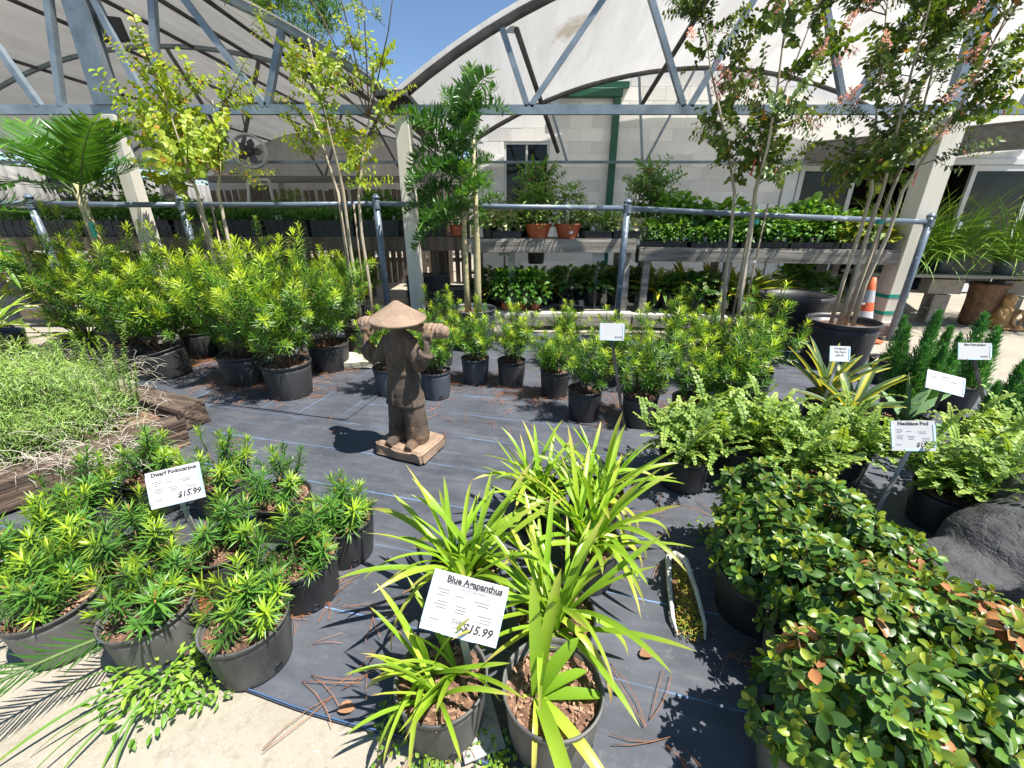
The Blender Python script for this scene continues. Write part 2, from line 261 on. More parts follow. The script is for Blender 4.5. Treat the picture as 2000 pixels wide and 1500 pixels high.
# ------------------------------------------------------------------ mesh builder
class MB:
    def __init__(s): s.v = []; s.f = []; s.c = []; s.mi = []
    def add(s, vs, fs, col=(0.5, 0, 0, 0), mi=0):
        o = len(s.v); s.v += [tuple(x) for x in vs]
        s.c += (col if isinstance(col, list) else [col] * len(vs))
        s.f += [tuple(i + o for i in f) for f in fs]; s.mi += [mi] * len(fs); return s
    def box(s, c, d, rz=0, mi=0, rx=0, ry=0):
        m = Matrix.Translation(c) @ Euler((rx, ry, rz)).to_matrix().to_4x4()
        h = Vector(d) / 2
        vs = [m @ Vector((x * h.x, y * h.y, z * h.z)) for x in (-1, 1) for y in (-1, 1) for z in (-1, 1)]
        return s.add(vs, [(0, 1, 3, 2), (4, 6, 7, 5), (0, 4, 5, 1), (2, 3, 7, 6), (0, 2, 6, 4), (1, 5, 7, 3)], mi=mi)
    def bar(s, a, b, wd, th=None, mi=0, up=(0, 0, 1)):
        a, b = Vector(a), Vector(b); d = (b - a); L = d.length; d.normalize()
        u = Vector(up)
        if abs(d.dot(u)) > 0.98: u = Vector((0, 1, 0))
        x = d.cross(u).normalized(); y = x.cross(d).normalized(); th = th or wd
        vs = [p + x * (i * wd / 2) + y * (j * th / 2) for p in (a, b) for i, j in ((-1, -1), (1, -1), (1, 1), (-1, 1))]
        return s.add(vs, [(3, 2, 1, 0), (4, 5, 6, 7), (0, 1, 5, 4), (1, 2, 6, 5), (2, 3, 7, 6), (3, 0, 4, 7)], mi=mi)
    def tube(s, pts, rad, seg=6, mi=0, col=(0.5, 0, 0, 0), cap=True):
        pts = [Vector(p) for p in pts]; n = len(pts)
        if not isinstance(rad, (list, tuple)): rad = [rad] * n
        vs, fs = [], []; ref = None
        for i, p in enumerate(pts):
            d = (pts[min(i + 1, n - 1)] - pts[max(i - 1, 0)]).normalized()
            if ref is None: ref = d.orthogonal().normalized()
            x = (ref - d * ref.dot(d))
            x = x.normalized() if x.length > 1e-5 else d.orthogonal().normalized()
            ref = x; y = d.cross(x)
            for k in range(seg):
                a = 2 * PI * k / seg; vs.append(p + (x * math.cos(a) + y * math.sin(a)) * rad[i])
        for i in range(n - 1):
            for k in range(seg):
                k2 = (k + 1) % seg; fs.append((i * seg + k, i * seg + k2, (i + 1) * seg + k2, (i + 1) * seg + k))
        if cap: fs += [tuple(range(seg))[::-1], tuple(range((n - 1) * seg, n * seg))]
        return s.add(vs, fs, col, mi)
    def lathe(s, prof, seg=32, mi=0, c=(0, 0, 0), sx=1, sy=1, cap=False, fn=None):
        vs, fs = [], []; n = len(prof)
        for r, z in prof:
            for k in range(seg):
                a = 2 * PI * k / seg; rr = r * (fn(a, z) if fn else 1)
                vs.append((c[0] + rr * math.cos(a) * sx, c[1] + rr * math.sin(a) * sy, c[2] + z))
        for i in range(n - 1):
            for k in range(seg):
                k2 = (k + 1) % seg; fs.append((i * seg + k, i * seg + k2, (i + 1) * seg + k2, (i + 1) * seg + k))
        if cap: fs += [tuple(range(seg))[::-1], tuple(range((n - 1) * seg, n * seg))]
        return s.add(vs, fs, mi=mi)
    def leaf(s, base, d, n, L, W, prof='lance', bend=0.3, fold=0.25, nseg=4, t=(0.5, 0.5), dry=(0, 0), dry_from=0.0, mi=0, twist=0):
        d = Vector(d).normalized(); n = Vector(n); side = d.cross(n)
        if side.length < 1e-4: side = d.orthogonal()
        side.normalize(); n = side.cross(d).normalized(); p = Vector(base); vs, cs = [], []
        step = L / nseg; rot = Matrix.Rotation(-bend / nseg, 3, side)
        for i in range(nseg + 1):
            q = i / nseg
            if prof == 'lance': wd = W * (0.25 + 1.05 * math.sin(PI * min(1, q * 0.9 + 0.08)) ** 0.9) * 0.78
            elif prof == 'strap': wd = W * (0.62 + 0.38 * math.sin(PI * min(1, q * 0.9 + 0.1))) * (1 if q < 0.8 else 1 - ((q - 0.8) / 0.2) ** 2.0)
            elif prof == 'obov': wd = W * (0.12 + 1.02 * math.sin(PI * min(1, q ** 1.25 * 0.96)) ** 0.8)
            elif prof == 'oval': wd = W * (0.1 + math.sin(PI * min(1, q * 0.95 + 0.03)) ** 0.75)
            elif prof == 'agave': wd = W * (0.55 + 0.45 * math.sin(PI * min(1, q * 1.1 + 0.05))) * (1 - q ** 3)
            else: wd = W * (1 - q)
            if i == nseg: wd = min(wd, W * 0.06)
            cc = (t[0] + (t[1] - t[0]) * q, dry[0] + (dry[1] - dry[0]) * max(0, (q - dry_from) / (1 - dry_from + 1e-6)), q)
            vs += [p - side * wd / 2 + n * fold * wd, p, p + side * wd / 2 + n * fold * wd]; cs += [(*cc, 1.0), (*cc, 0.0), (*cc, 1.0)]
            if i < nseg:
                d = rot @ d; n = rot @ n
                if twist:
                    tw = Matrix.Rotation(twist / nseg, 3, d); n = tw @ n; side = tw @ side
                p = p + d * step
        fs = []
        for i in range(nseg):
            a = i * 3; fs += [(a, a + 1, a + 4, a + 3), (a + 1, a + 2, a + 5, a + 4)]
        return s.add(vs, fs, cs, mi)
    def mesh(s, name, mats, smooth=True):
        me = bpy.data.meshes.new(name); me.from_pydata(s.v, [], s.f)
        at = me.color_attributes.new('col', 'FLOAT_COLOR', 'POINT'); flat = []
        for c in s.c: flat += c
        at.data.foreach_set('color', flat)
        for m_ in (mats if isinstance(mats, (list, tuple)) else [mats]): me.materials.append(M[m_] if isinstance(m_, str) else m_)
        me.polygons.foreach_set('material_index', s.mi)
        me.polygons.foreach_set('use_smooth', [smooth] * len(s.f)); me.update(); return me
    def build(s, name, mats, parent=None, smooth=True, label=None):
        o = link(name, s.mesh(name, mats, smooth), parent)
        if label: o['label'] = label
        return o
def link(name, me, parent=None, mtx=None):
    o = bpy.data.objects.new(name, me); C.objects.link(o)
    if parent: o.parent = parent
    if mtx is not None: o.matrix_basis = mtx
    if name in ('seedling', 'foliage', 'sedum'): o['kind'] = 'stuff'     # leaves too small to pick apart
    return o
def tag(o, label, cat, group=None, kind=None):
    if label: o['label'] = label
    if cat: o['category'] = cat
    if group: o['group'] = group
    if kind: o['kind'] = kind
    return o
def thing(name, label, cat, loc=(0, 0, 0), rz=0, group=None):
    o = link(name, None); o.location = loc; o.rotation_euler = (0, 0, rz); o.empty_display_size = 0.1
    return tag(o, label, cat, group)
def orient(pos, d, scale=1.0, roll=None):
    q = Vector(d).normalized().to_track_quat('Z', 'Y').to_matrix().to_4x4()
    return Matrix.Translation(pos) @ q @ Matrix.Rotation(U(0, 2 * PI) if roll is None else roll, 4, 'Z') @ Matrix.Scale(scale, 4)
def sph(az, el): return Vector((math.cos(az) * math.cos(el), math.sin(az) * math.cos(el), math.sin(el)))
def bevel(o, wd=0.004, seg=2):
    m = o.modifiers.new('bevel', 'BEVEL'); m.width = wd; m.segments = seg; m.limit_method = 'ANGLE'; return o
def baked(name, mb, mats, parent, voxel, smooth_it=6, disp=None):
    """overlapping shells fused into one continuous surface"""
    me = mb.mesh(name, mats); o = link(name, me, parent)
    r = o.modifiers.new('r', 'REMESH'); r.mode = 'VOXEL'; r.voxel_size = voxel; r.use_smooth_shade = True
    sm = o.modifiers.new('s', 'SMOOTH'); sm.iterations = smooth_it; sm.factor = 0.5
    if disp:
        tx = bpy.data.textures.new('lumps', 'CLOUDS'); tx.noise_scale = 1.0 / disp[1]; tx.noise_depth = 3
        d = o.modifiers.new('d', 'DISPLACE'); d.texture = tx; d.strength = disp[0] * 2; d.texture_coords = 'LOCAL'
    return o

# ================================================================== SETTING
g = MB().add([(-150, -20, -0.012), (150, -20, -0.012), (150, 260, -0.012), (-150, 260, -0.012)], [(0, 1, 2, 3)])
o = g.build('ground', 'concrete', smooth=False); tag(o, 'pale sunlit concrete slab along the front and under the benches', 'ground', kind='structure')
CA = R_(-14.5); CO = Vector((-0.39, 0.757, 0))
def cloth(name, x0, x1, y0, y1, z, mat_, label, n=(110, 90), seed=0):
    mb = MB(); vs, fs = [], []; nx, ny = n
    for j in range(ny + 1):
        for i in range(nx + 1):
            x = x0 + (x1 - x0) * i / nx; y = y0 + (y1 - y0) * j / ny
            q = Vector((x * 1.3 + seed, y * 4.5, seed)); h = 0.009 * max(0, noise.noise(q)) + 0.005 * max(0, noise.noise(q * 2.3)) + 0.004 * max(0, noise.noise(Vector((x * 3 + y * 4, x * 1.5 - y, 2)))) ** 2
            if j == 0: y += 0.012 * noise.noise(Vector((x * 2.2, seed, 0))); h *= 0.3
            if n[0] > 100 and x < -1.28 and y > 1.7: h = -0.006
            vs.append((x, y, z + h))
    for j in range(ny):
        for i in range(nx):
            a = j * (nx + 1) + i; fs.append((a, a + 1, a + nx + 2, a + nx + 1))
    mb.add(vs, fs); o = mb.build(name, mat_); o.location = CO; o.rotation_euler = (0, 0, CA)
    return tag(o, label, 'ground cloth', kind='structure')
cloth('ground_cloth', -3.6, 3.85, 0, 4.6, 0.0, 'cloth', 'black woven ground cloth with blue threads under the pots')
cloth('ground_cloth', -3.6, -1.32, 1.75, 4.6, 0.001, 'cloth2', 'strip of black ground cloth laid crosswise at the left', (50, 60), 5.0)
mb = MB(); pts = [(x / 10, 0.012 * noise.noise(Vector((x / 10 * 2.2, 0, 0))) + 0.004, 0.006) for x in range(-36, 39)]
mb.tube(pts, 0.0024, 5); o = mb.build('cloth_hem', 'acryl'); o.location = CO; o.rotation_euler = (0, 0, CA)
m, ns, ln, p = new_mat('blue_hem_thread'); p.inputs['Base Color'].default_value = (0.06, 0.12, 0.24, 1); o.data.materials.clear(); o.data.materials.append(m)
tag(o, 'blue thread hem along the front edge of the ground cloth', 'hem', kind='structure')

# ------------------------------------------------------------------ shade tunnels
FY, BY, CH, CHB = 5.15, 8.15, 2.43, 2.26
KX = FY / 4.6
def arch_z(x, cx, y=FY): return math.sqrt(max(0.1, 56.4 - (x - cx) ** 2)) - 3.62 - (0.095 * (y - FY) if cx > 0 else 0.0)
def tunnel(name, label, cx, x0, x1, ys, fab, fy1):
    t = thing(name, label, 'shade tunnel', (cx, FY, 0))
    inv = Vector((-cx, -FY, 0))
    def P(x, y, z): return Vector((x, y, z)) + inv
    for y in ys:
        back = y > FY + 0.1
        pts = [P(x0 + (x1 - x0) * i / 28, y, arch_z(x0 + (x1 - x0) * i / 28, cx, y)) for i in range(29)]
        MB().tube(pts, 0.045 if not back else 0.035, 8).build('roof_arch', 'darksteel' if cx > 0 else 'steel', t)
        zc = CHB if back else CH
        MB().bar(P(x0, y, zc), P(x1, y, zc), 0.055, 0.085 if not back else 0.04).build('bottom_chord', 'steel', t, smooth=False)
    nx, ny = 44, 24; vs, fs = [], []
    for j in range(ny + 1):
        for i in range(nx + 1):
            x = x0 + (x1 - x0) * i / nx; y = FY - 0.12 + (fy1 - FY + 0.12) * j / ny
            ph = ((y - FY) / 3.0) % 1.0; sag = -0.05 * math.sin(PI * ph) + 0.03 * noise.noise(Vector((x * 1.1, y * 0.8, 3)))
            vs.append(P(x, y, arch_z(x, cx, y) + 0.05 + sag * 0.6))
    for j in range(ny):
        for i in range(nx):
            a = j * (nx + 1) + i; fs.append((a, a + 1, a + nx + 2, a + nx + 1))
    mb = MB().add(vs, fs); fo = mb.build('roof_cloth', fab, t)
    return t, P
RX, LX = 2.8 * KX, -4.95 * KX
tr, PR = tunnel('shade_tunnel', 'curved tunnel roof of pale cloth on steel trusses before the white building', RX, -1.04 * KX, 6.64 * KX, (FY, BY), 'fabric', BY + 0.05)
for (a, b) in ((0.144, -0.1), (0.17, 0.97), (1.6, 1.07), (1.66, 2.35), (3.1, 2.45), (3.14, 3.75), (4.75, 5.0)):
    MB().bar(PR(a * KX, FY, CH + 0.03), PR(b * KX, FY, arch_z(b * KX, RX)), 0.055, 0.055, up=(0, 1, 0)).build('brace', 'steel', tr, smooth=False)
for (a, b, y) in (((0.0, 3.2), (0.62, 2.3), 6.3), ((1.95, 3.6), (1.75, 2.95), 6.6), ((4.4, 3.5), (5.3, 2.95), 6.5)):
    MB().tube([PR(a[0] * KX, y - 0.9, a[1] + 0.1), PR(b[0] * KX, y + 0.9, b[1])], 0.032, 8).build('brace', 'darksteel', tr)
for (x1, x2) in ((0.95, 0.6), (2.25, 2.05), (2.3, 2.95), (3.6, 3.1)):
    MB().bar(PR(x1, BY, CHB), PR(x2, BY, arch_z(x2, RX, BY)), 0.035, 0.035, up=(0, 1, 0)).build('brace', 'steel', tr, smooth=False)
def white_post(t, P, x, y, z1, wd=0.13, mat_='whitepost'):
    return bevel(MB().box(P(x, y, z1 / 2), (wd, wd, z1)).build('post', mat_, t, smooth=False), 0.006)
white_post(tr, PR, -1.04 * KX, FY + 0.05, CH - 0.05, 0.15)
white_post(tr, PR, 4.12 * KX, FY, CH - 0.05, 0.22)
MB().box(PR(4.12 * KX, FY, 2.95), (0.17, 0.09, 0.95)).build('post', 'steel', tr, smooth=False)
MB().box(PR(-1.1 * KX, 6.6, CH + 0.12), (0.34, 3.2, 0.05)).build('gutter', 'darksteel', tr, smooth=False)
for z in (0.5, 0.3):
    mb = MB()
    for q in (-1, 1): mb.box(PR(4.12 * KX + q * 0.113, FY, z), (0.004, 0.232, 0.04)); mb.box(PR(4.12 * KX, FY + q * 0.113, z + 0.01), (0.228, 0.004, 0.04))
    mb.build('tape_band', 'tape', tr, smooth=False)
tl, PL = tunnel('shade_tunnel', 'long tunnel roof of grey cloth over the left benches with dark purlins', LX, -8.8 * KX, -1.16 * KX, (FY, BY, 11.7, 15.2), 'fabric2', 15.3)
for (a, b) in ((-2.3, -2.95), (-2.28, -2.02), (-3.4, -3.7), (-3.3, -3.05), (-4.2, -3.9), (-4.4, -4.95), (-5.6, -5.05)):
    MB().bar(PL(a * KX, FY, CH + 0.03), PL(b * KX, FY, arch_z(b * KX, LX)), 0.06, 0.06, up=(0, 1, 0)).build('brace', 'steel', tl, smooth=False)
for y in (BY, 11.7):
    for (a, b) in ((-2.4, -3.0), (-2.4, -1.9), (-4.2, -3.6), (-4.2, -4.9)):
        MB().bar(PL(a * KX, y, CHB), PL(b * KX, y, arch_z(b * KX, LX, y)), 0.045, 0.045, up=(0, 1, 0)).build('brace', 'darksteel', tl, smooth=False)
for x in (-2.1, -2.9, -3.7, -4.5, -5.5, -6.8):
    MB().tube([PL(x * KX, FY, arch_z(x * KX, LX)), PL(x * KX, 15.2, arch_z(x * KX, LX, 15.2))], 0.028, 6).build('purlin', 'darksteel', tl)
white_post(tl, PL, -3.76 * KX, FY, CH - 0.05, 0.14)
MB().box(PL(-3.76 * KX, FY, 2.97), (0.21, 0.12, 1.0)).build('post', 'steel', tl, smooth=False)
for x in (-8.7, -5.2, -1.3):
    for y in (BY, 11.7, 15.2): white_post(tl, PL, x * KX, y, CHB - 0.05, 0.11, 'oldwood')
mb = MB(); n_ = 40
for i in range(n_ + 1):
    x = (-8.8 + 7.64 * i / n_) * KX; y = 15.05 + 0.03 * math.sin(i * 1.7); mb.v += [tuple(PL(x, y, 1.3)), tuple(PL(x, y, arch_z(x, LX) - 0.03))]; mb.c += [(0.5, 0, 0, 0)] * 2
for i in range(n_): mb.f.append((2 * i, 2 * i + 2, 2 * i + 3, 2 * i + 1)); mb.mi.append(0)
mb.build('end_cloth', 'fabric2', tl).modifiers.new('s', 'SOLIDIFY').thickness = 0.004
# floodlight box on the left post
c0 = at_y(222, 58, 5.25); t = thing('floodlight', 'black box floodlight hung beside the left roof post', 'floodlight', c0)
bevel(MB().box((0, 0, 0), (0.16, 0.14, 0.2), rx=R_(15)).build('housing', 'pot', t, smooth=False), 0.012)
MB().box((0.0, -0.08, 0.0), (0.11, 0.02, 0.14), rx=R_(15)).build('lens', 'darksteel', t, smooth=False)
MB().bar((-0.02, 0, 0.09), (-0.18, -0.05, 0.14), 0.03).build('bracket', 'darksteel', t)
# old round fan under the left tunnel
c0 = at_y(488, 296, 7.9); t = thing('round_fan', 'round grey drum fan hanging under the left tunnel roof', 'fan', c0)
MB().lathe([(0.24, -0.09), (0.26, -0.07), (0.26, 0.09), (0.24, 0.11), (0.23, 0.09), (0.23, -0.08)], 28).build('drum', 'alu', t).rotation_euler = (R_(90), 0, R_(20))
for k in range(5):
    MB().leaf((0, 0, 0), sph(k * 2 * PI / 5, 0.2), (0, 0, 1), 0.2, 0.11, 'obov', 0.1, 0.1, 3).build('blade', 'darksteel', t).rotation_euler = (R_(90), 0, R_(20))
MB().lathe([(0.0, -0.06), (0.06, -0.05), (0.06, 0.05), (0.0, 0.06)], 14).build('hub', 'darksteel', t).rotation_euler = (R_(90), 0, R_(20))
MB().tube([(0, 0, 0.25), (0, 0, 0.75)], 0.012, 6).build('hanger', 'darksteel', t)

# ------------------------------------------------------------------ white block building
WY = 8.35
bd = thing('block_building', 'white painted concrete block building with green downpipe and sliding doors', 'building', (0, WY, 0))
X0, X1 = -0.62, 4.86
bw, bh = 0.4, 0.2
mb = MB(); mb.box((-0.38, 0.1135, 1.9), (0.46, 0.22, 3.8)); mb.box((0.26, 0.1135, 0.5), (0.798, 0.22, 1.0)); mb.box((0.26, 0.1135, 3.2), (0.798, 0.22, 1.2)); mb.box((2.76, 0.1135, 1.9), (4.2, 0.22, 3.8))
mb.build('mortar', 'mortar', bd, smooth=False)
blk = {}
def block_mesh(wd):
    k = round(wd, 3)
    if k not in blk:
        o = MB().box((0, 0, 0), (wd - 0.005, 0.06, bh - 0.005)).mesh('block', 'block', False)
        bm = bmesh.new(); bm.from_mesh(o); bmesh.ops.bevel(bm, geom=list(bm.edges), offset=0.003, segments=1, affect='EDGES'); bm.to_mesh(o); bm.free(); blk[k] = o
    return blk[k]
WX0, WX1, WZ0, WZ1 = -0.14, 0.66, 1.0, 2.6      # window opening
for r in range(0, 19):
    z = bh * (r + 0.5); x = X0 - (bw / 2 if r % 2 else 0)
    while x < X1 - 0.01:
        a, b = max(x, X0), min(x + bw, X1); x += bw
        segs = [(a, b)]
        if WZ0 - 0.05 < z < WZ1 + 0.05:
            segs = []
            if a < WX0: segs.append((a, min(b, WX0)))
            if b > WX1: segs.append((max(a, WX1), b))
        for (p_, q_) in segs:
            if q_ - p_ > 0.04: link('block', block_mesh(q_ - p_), bd, Matrix.Translation(((p_ + q_) / 2, 0.03 + U(-0.0015, 0.0015), z)))
wn = link("window", None, bd)
cx_, cz_ = (WX0 + WX1) / 2, (WZ0 + WZ1) / 2
for nm, c, d in (('frame_rail', (cx_, 0.06, WZ1 - 0.02), (WX1 - WX0, 0.07, 0.04)), ('frame_rail', (cx_, 0.06, WZ0 + 0.02), (WX1 - WX0, 0.07, 0.04)),
                 ('frame_stile', (WX0 + 0.02, 0.06, cz_), (0.04, 0.068, WZ1 - WZ0 - 0.082)), ('frame_stile', (WX1 - 0.02, 0.06, cz_), (0.04, 0.068, WZ1 - WZ0 - 0.082)), ('frame_stile', (cx_, 0.06, cz_), (0.035, 0.06, WZ1 - WZ0 - 0.082))):
    MB().box(c, d).build(nm, 'alu', wn, smooth=False)
for s_ in (-1, 1): MB().box((cx_ + s_ * 0.19, 0.075, cz_), (0.34, 0.008, WZ1 - WZ0 - 0.09)).build('pane', 'glass', wn, smooth=False)
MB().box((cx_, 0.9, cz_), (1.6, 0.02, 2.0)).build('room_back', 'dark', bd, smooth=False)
bevel(MB().box((1.76, -0.06, 1.62), (0.115, 0.09, 3.24)).build('downpipe', 'green', bd, smooth=False), 0.01)
bevel(MB().box((1.32, -0.05, 3.3), (1.04, 0.13, 0.13)).build('gutter', 'green', bd, smooth=False), 0.01)
MB().box((1.3, -0.02, 3.42), (1.3, 0.07, 0.09)).build('gutter_bracket', 'green', bd, smooth=False)
# storefront with sliding doors, dark shop behind
MB().box((7.6, 0.1, 3.06), (5.48, 0.2, 1.48)).build('header_wall', 'white', bd, smooth=False)
MB().box((7.6, -0.03, 2.28), (5.48, 0.1, 0.09)).build('door_track', 'alu', bd, smooth=False)
MB().box((5.0, 0.06, 1.12), (0.22, 0.15, 2.24)).build('door_jamb', 'alu', bd, smooth=False)
for xa, xb, y in ((5.13, 6.15, 0.0), (8.15, 9.35, -0.04)):
    d_ = link('sliding_door', None, bd); xm = (xa + xb) / 2
    for c, dd in (((xa + 0.04, y, 1.12), (0.08, 0.05, 2.22)), ((xb - 0.04, y, 1.12), (0.08, 0.05, 2.22)), ((xm, y, 2.18), (xb - xa - 0.164, 0.05, 0.09)), ((xm, y, 0.1), (xb - xa - 0.164, 0.05, 0.16))):
        MB().box(c, dd).build('door_frame', 'alu', d_, smooth=False)
    MB().box((xm, y, 1.16), (xb - xa - 0.16, 0.01, 1.96)).build('pane', 'glass', d_, smooth=False)
    if xa > 8: MB().box((8.78, y - 0.012, 1.25), (0.11, 0.004, 0.13)).build('paper_notice', 'card', d_, smooth=False); MB().lathe([(0.0, 0), (0.06, 0.0), (0.06, 0.004)], 16, c=(0, 0, 0)).build('round_sticker', 'acryl', d_, smooth=False).matrix_basis = Matrix.Translation((8.27, y - 0.03, 1.24)) @ Matrix.Rotation(R_(90), 4, 'X')
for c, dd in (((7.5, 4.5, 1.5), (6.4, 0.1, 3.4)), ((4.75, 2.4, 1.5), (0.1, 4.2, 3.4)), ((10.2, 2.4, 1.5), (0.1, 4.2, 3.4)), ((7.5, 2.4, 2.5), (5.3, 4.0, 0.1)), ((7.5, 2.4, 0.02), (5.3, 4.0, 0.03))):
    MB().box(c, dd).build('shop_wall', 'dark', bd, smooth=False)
for z in (0.7, 1.2, 1.7): MB().box((7.2, 3.9, z), (4.0, 0.5, 0.05)).build('shop_shelf', 'ply', bd, smooth=False)
# awning beams
A, B = at_y(1575, 300, 8.2), at_y(2060, 262, 5.7)
t = thing('awning', 'grey wooden awning beam sloping above the shop door at right', 'awning', (A.x, A.y, 0)); o_ = Vector((A.x, A.y, 0))
MB().bar(A - o_, B - o_, 0.06, 0.28).build('beam', 'ply', t, smooth=False)
MB().add([A - o_ + Vector(q) for q in ((0, 0.03, 0.16), (4, 0.1, 0.3))] + [B - o_ + Vector(q) for q in ((1.2, 0.4, 0.16), (0, 0, 0.16))], [(0, 1, 2, 3)]).build('sheet', 'ply', t, smooth=False).modifiers.new('s', 'SOLIDIFY').thickness = 0.02
MB().bar(Vector((0, 0.4, 2.33)), Vector((5.4, 0.1, 2.4)), 0.1, 0.12).build('beam', 'white', t, smooth=False)

# ------------------------------------------------------------------ far ground: picket fence, easels, curtain, hedge, tree
fx0, fx1, fy = -6.2, -0.9, 9.6
t = thing('picket_fence', 'dark weathered picket fence behind the left benches', 'fence', (fx0, fy, 0))
x = 0.0; pk = MB().box((0, 0, 0.95), (0.1, 0.02, 1.9)).mesh('picket', 'darkwood', False)
while x < fx1 - fx0:
    link('picket', pk, t, Matrix.Translation((x, 0, U(-0.02, 0.02))) @ Matrix.Rotation(U(-0.012, 0.012), 4, 'Y')); x += U(0.12, 0.165)
for z in (0.5, 1.55): MB().bar((0, 0.035, z), (fx1 - fx0, 0.035, z), 0.05, 0.09).build('rail', 'oldwood', t, smooth=False)
bevel(MB().box(((fx1 - fx0) / 2, 0.05, 2.1), (5.4, 0.16, 0.12)).build('top_beam', 'ply', t, smooth=False), 0.006)
for k, px in enumerate((335, 505)):
    c0 = at_y(px, 380, 8.9); c0.z = 0; t = thing('wooden_easel', ('pale wooden easel frame with slatted board behind the left bench', 'wooden easel with brown boards and black plaque behind the left bench')[k], 'easel', c0)
    for s_ in (-1, 1): MB().bar((s_ * 0.34, -0.1, 0.7), (s_ * 0.2, 0.1, 2.05), 0.05, 0.03).build('leg', 'whitepost', t, smooth=False)
    MB().bar((-0.2, 0.1, 2.05), (0.2, 0.1, 2.05), 0.05, 0.05, up=(0, 1, 0)).build('crossbar', 'whitepost', t, smooth=False)
    for i in range(4): MB().box((-0.16 + i * 0.105, 0.1, 1.55), (0.085, 0.02, 0.8)).build('board', 'darkwood' if k else 'oldwood', t, smooth=False)
    if k: MB().box((0.02, 0.04, 1.5), (0.3, 0.02, 0.12)).build('plaque', 'tray', t, smooth=False)
t = MB()
for i in range(60):
    x = -10.3; y = 4 + i * 0.2; t.add([(x + 0.06 * math.sin(i * 1.3), y, 0.9), (x + 0.06 * math.sin((i + 1) * 1.3), y + 0.2, 0.9), (x + 0.06 * math.sin((i + 1) * 1.3), y + 0.2, 2.35), (x + 0.06 * math.sin(i * 1.3), y, 2.35)], [(0, 1, 2, 3)])
o = t.build('side_curtain', 'curtain'); tag(o, 'pale side curtain hanging along the far left of the tunnel', 'curtain'); o.modifiers.new('s', 'SOLIDIFY').thickness = 0.004

# ================================================================== PLANT PIECES (shared meshes, all grow along +Z)
def tintc(a): return max(0, min(1, a))
def podo_shoot(L, n, nl, wl, young, name):
    mb = MB(); bx, by = U(-0.12, 0.12), U(-0.12, 0.12)
    ax = lambda s: Vector((bx * L * s * s, by * L * s * s, L * s))
    mb.tube([ax(0), ax(0.5), ax(1)], [0.0035, 0.003, 0.0015], 4, mi=1)
    for i in range(n):
        s = 0.06 + 0.94 * (i / (n - 1)) ** 0.9; az = i * 2.399 + U(-0.3, 0.3)
        el = 0.15 + 0.95 * s ** 2.2 + U(-0.2, 0.2) if s < 0.93 else U(0.75, 1.4)
        d = sph(az, el); tt = tintc(0.12 + young * max(0, (s - 0.16) / 0.84) ** 1.2 + U(-0.1, 0.16))
        l = nl * U(0.75, 1.1) * (1 if s < 0.85 else 1 - 0.45 * (s - 0.85) / 0.15) * (0.7 + 0.3 * min(1, s * 4))
        mb.leaf(ax(s), d, Vector((0, 0, 1)) - d * d.z + Vector((1e-3, 0, 0)), l, wl * U(0.85, 1.1), 'lance', U(-0.1, 0.45), 0.12, 3, (tt, tintc(tt + 0.08)), (0, 0) if rnd() > 0.02 else (0.6, 1))
    return mb.mesh(name, ['podo' if 'dwarf' not in name else 'dwarf', 'greenstem'])
SH_L = [podo_shoot(U(0.22, 0.3), 58, 0.08, 0.0075, yg, 'shoot') for yg in (1.0, 1.05, 0.9, 0.5)]
SH_S = [podo_shoot(U(0.13, 0.18), 34, 0.082, 0.0085, yg, 'shoot') for yg in (0.95, 0.6, 0.4, 0.3)]
SH_M = [podo_shoot(U(0.13, 0.19), 46, 0.066, 0.0065, yg, 'shoot') for yg in (1.0, 0.75, 0.5, 0.3)]
SH_D = [podo_shoot(U(0.1, 0.16), 44, 0.076, 0.0075, yg, 'dwarf_shoot') for yg in (0.95, 0.7, 0.45, 0.25, 0.8)]
def strap(L, W, bend, dryness, t0, t1, twist=0, fold=0.22, nseg=11, name='leaf', mat_='agap'):
    mb = MB(); mb.leaf((0, 0, 0), (0.02, 0, 1), (-1, 0, 0), L, W, 'strap', bend, fold, nseg, (t0, t1), (0.0, dryness), 0.72 if dryness < 0.9 else 0.45, twist=twist)
    return mb.mesh(name, mat_)
AG = [strap(0.46, 0.024, b, dr, t0, t1, tw) for b, dr, t0, t1, tw in ((0.3, 0.1, 0.3, 0.6, 0.2), (0.6, 0.3, 0.35, 0.7, -0.2), (0.9, 0.6, 0.4, 0.7, 0.6), (1.1, 0.1, 0.3, 0.6, 0.0), (1.5, 0.8, 0.5, 0.8, -0.9), (2.0, 0.6, 0.45, 0.75, 0.7), (0.4, 0.85, 0.6, 0.95, 0.5), (0.15, 0.3, 0.25, 0.55, 0.3), (2.6, 1.0, 0.95, 1.0, 1.2), (0.7, 0.4, 0.2, 0.5, -0.6))]
def rosette(copper, name='leaf_rosette'):
    mb = MB(); mb.tube([(0, 0, -0.05), (0, 0, 0.01)], 0.002, 4, mi=1)
    n = random.choice((8, 9, 10))
    for i in range(n):
        s = i / (n - 1); az = i * 2.399 + U(-0.2, 0.2); el = -0.05 + 1.15 * s ** 1.5 + U(-0.15, 0.15)
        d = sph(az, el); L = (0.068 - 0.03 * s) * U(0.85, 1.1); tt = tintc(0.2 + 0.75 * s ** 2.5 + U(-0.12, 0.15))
        dr = (U(0.5, 1.0), U(0.7, 1)) if rnd() < copper and s < 0.6 else (0, 0)
        mb.leaf((0, 0, -0.02 + 0.025 * s), d, Vector((0, 0, 1)) - d * d.z + Vector((1e-3, 0, 0)), L, 0.031 * (1 - 0.35 * s), 'obov', U(-0.2, 0.9), U(0.08, 0.32), 5, (tt, tintc(tt + 0.05)), dr, twist=U(-.5, .5))
    return mb.mesh(name, ['rhaph', 'twig'])
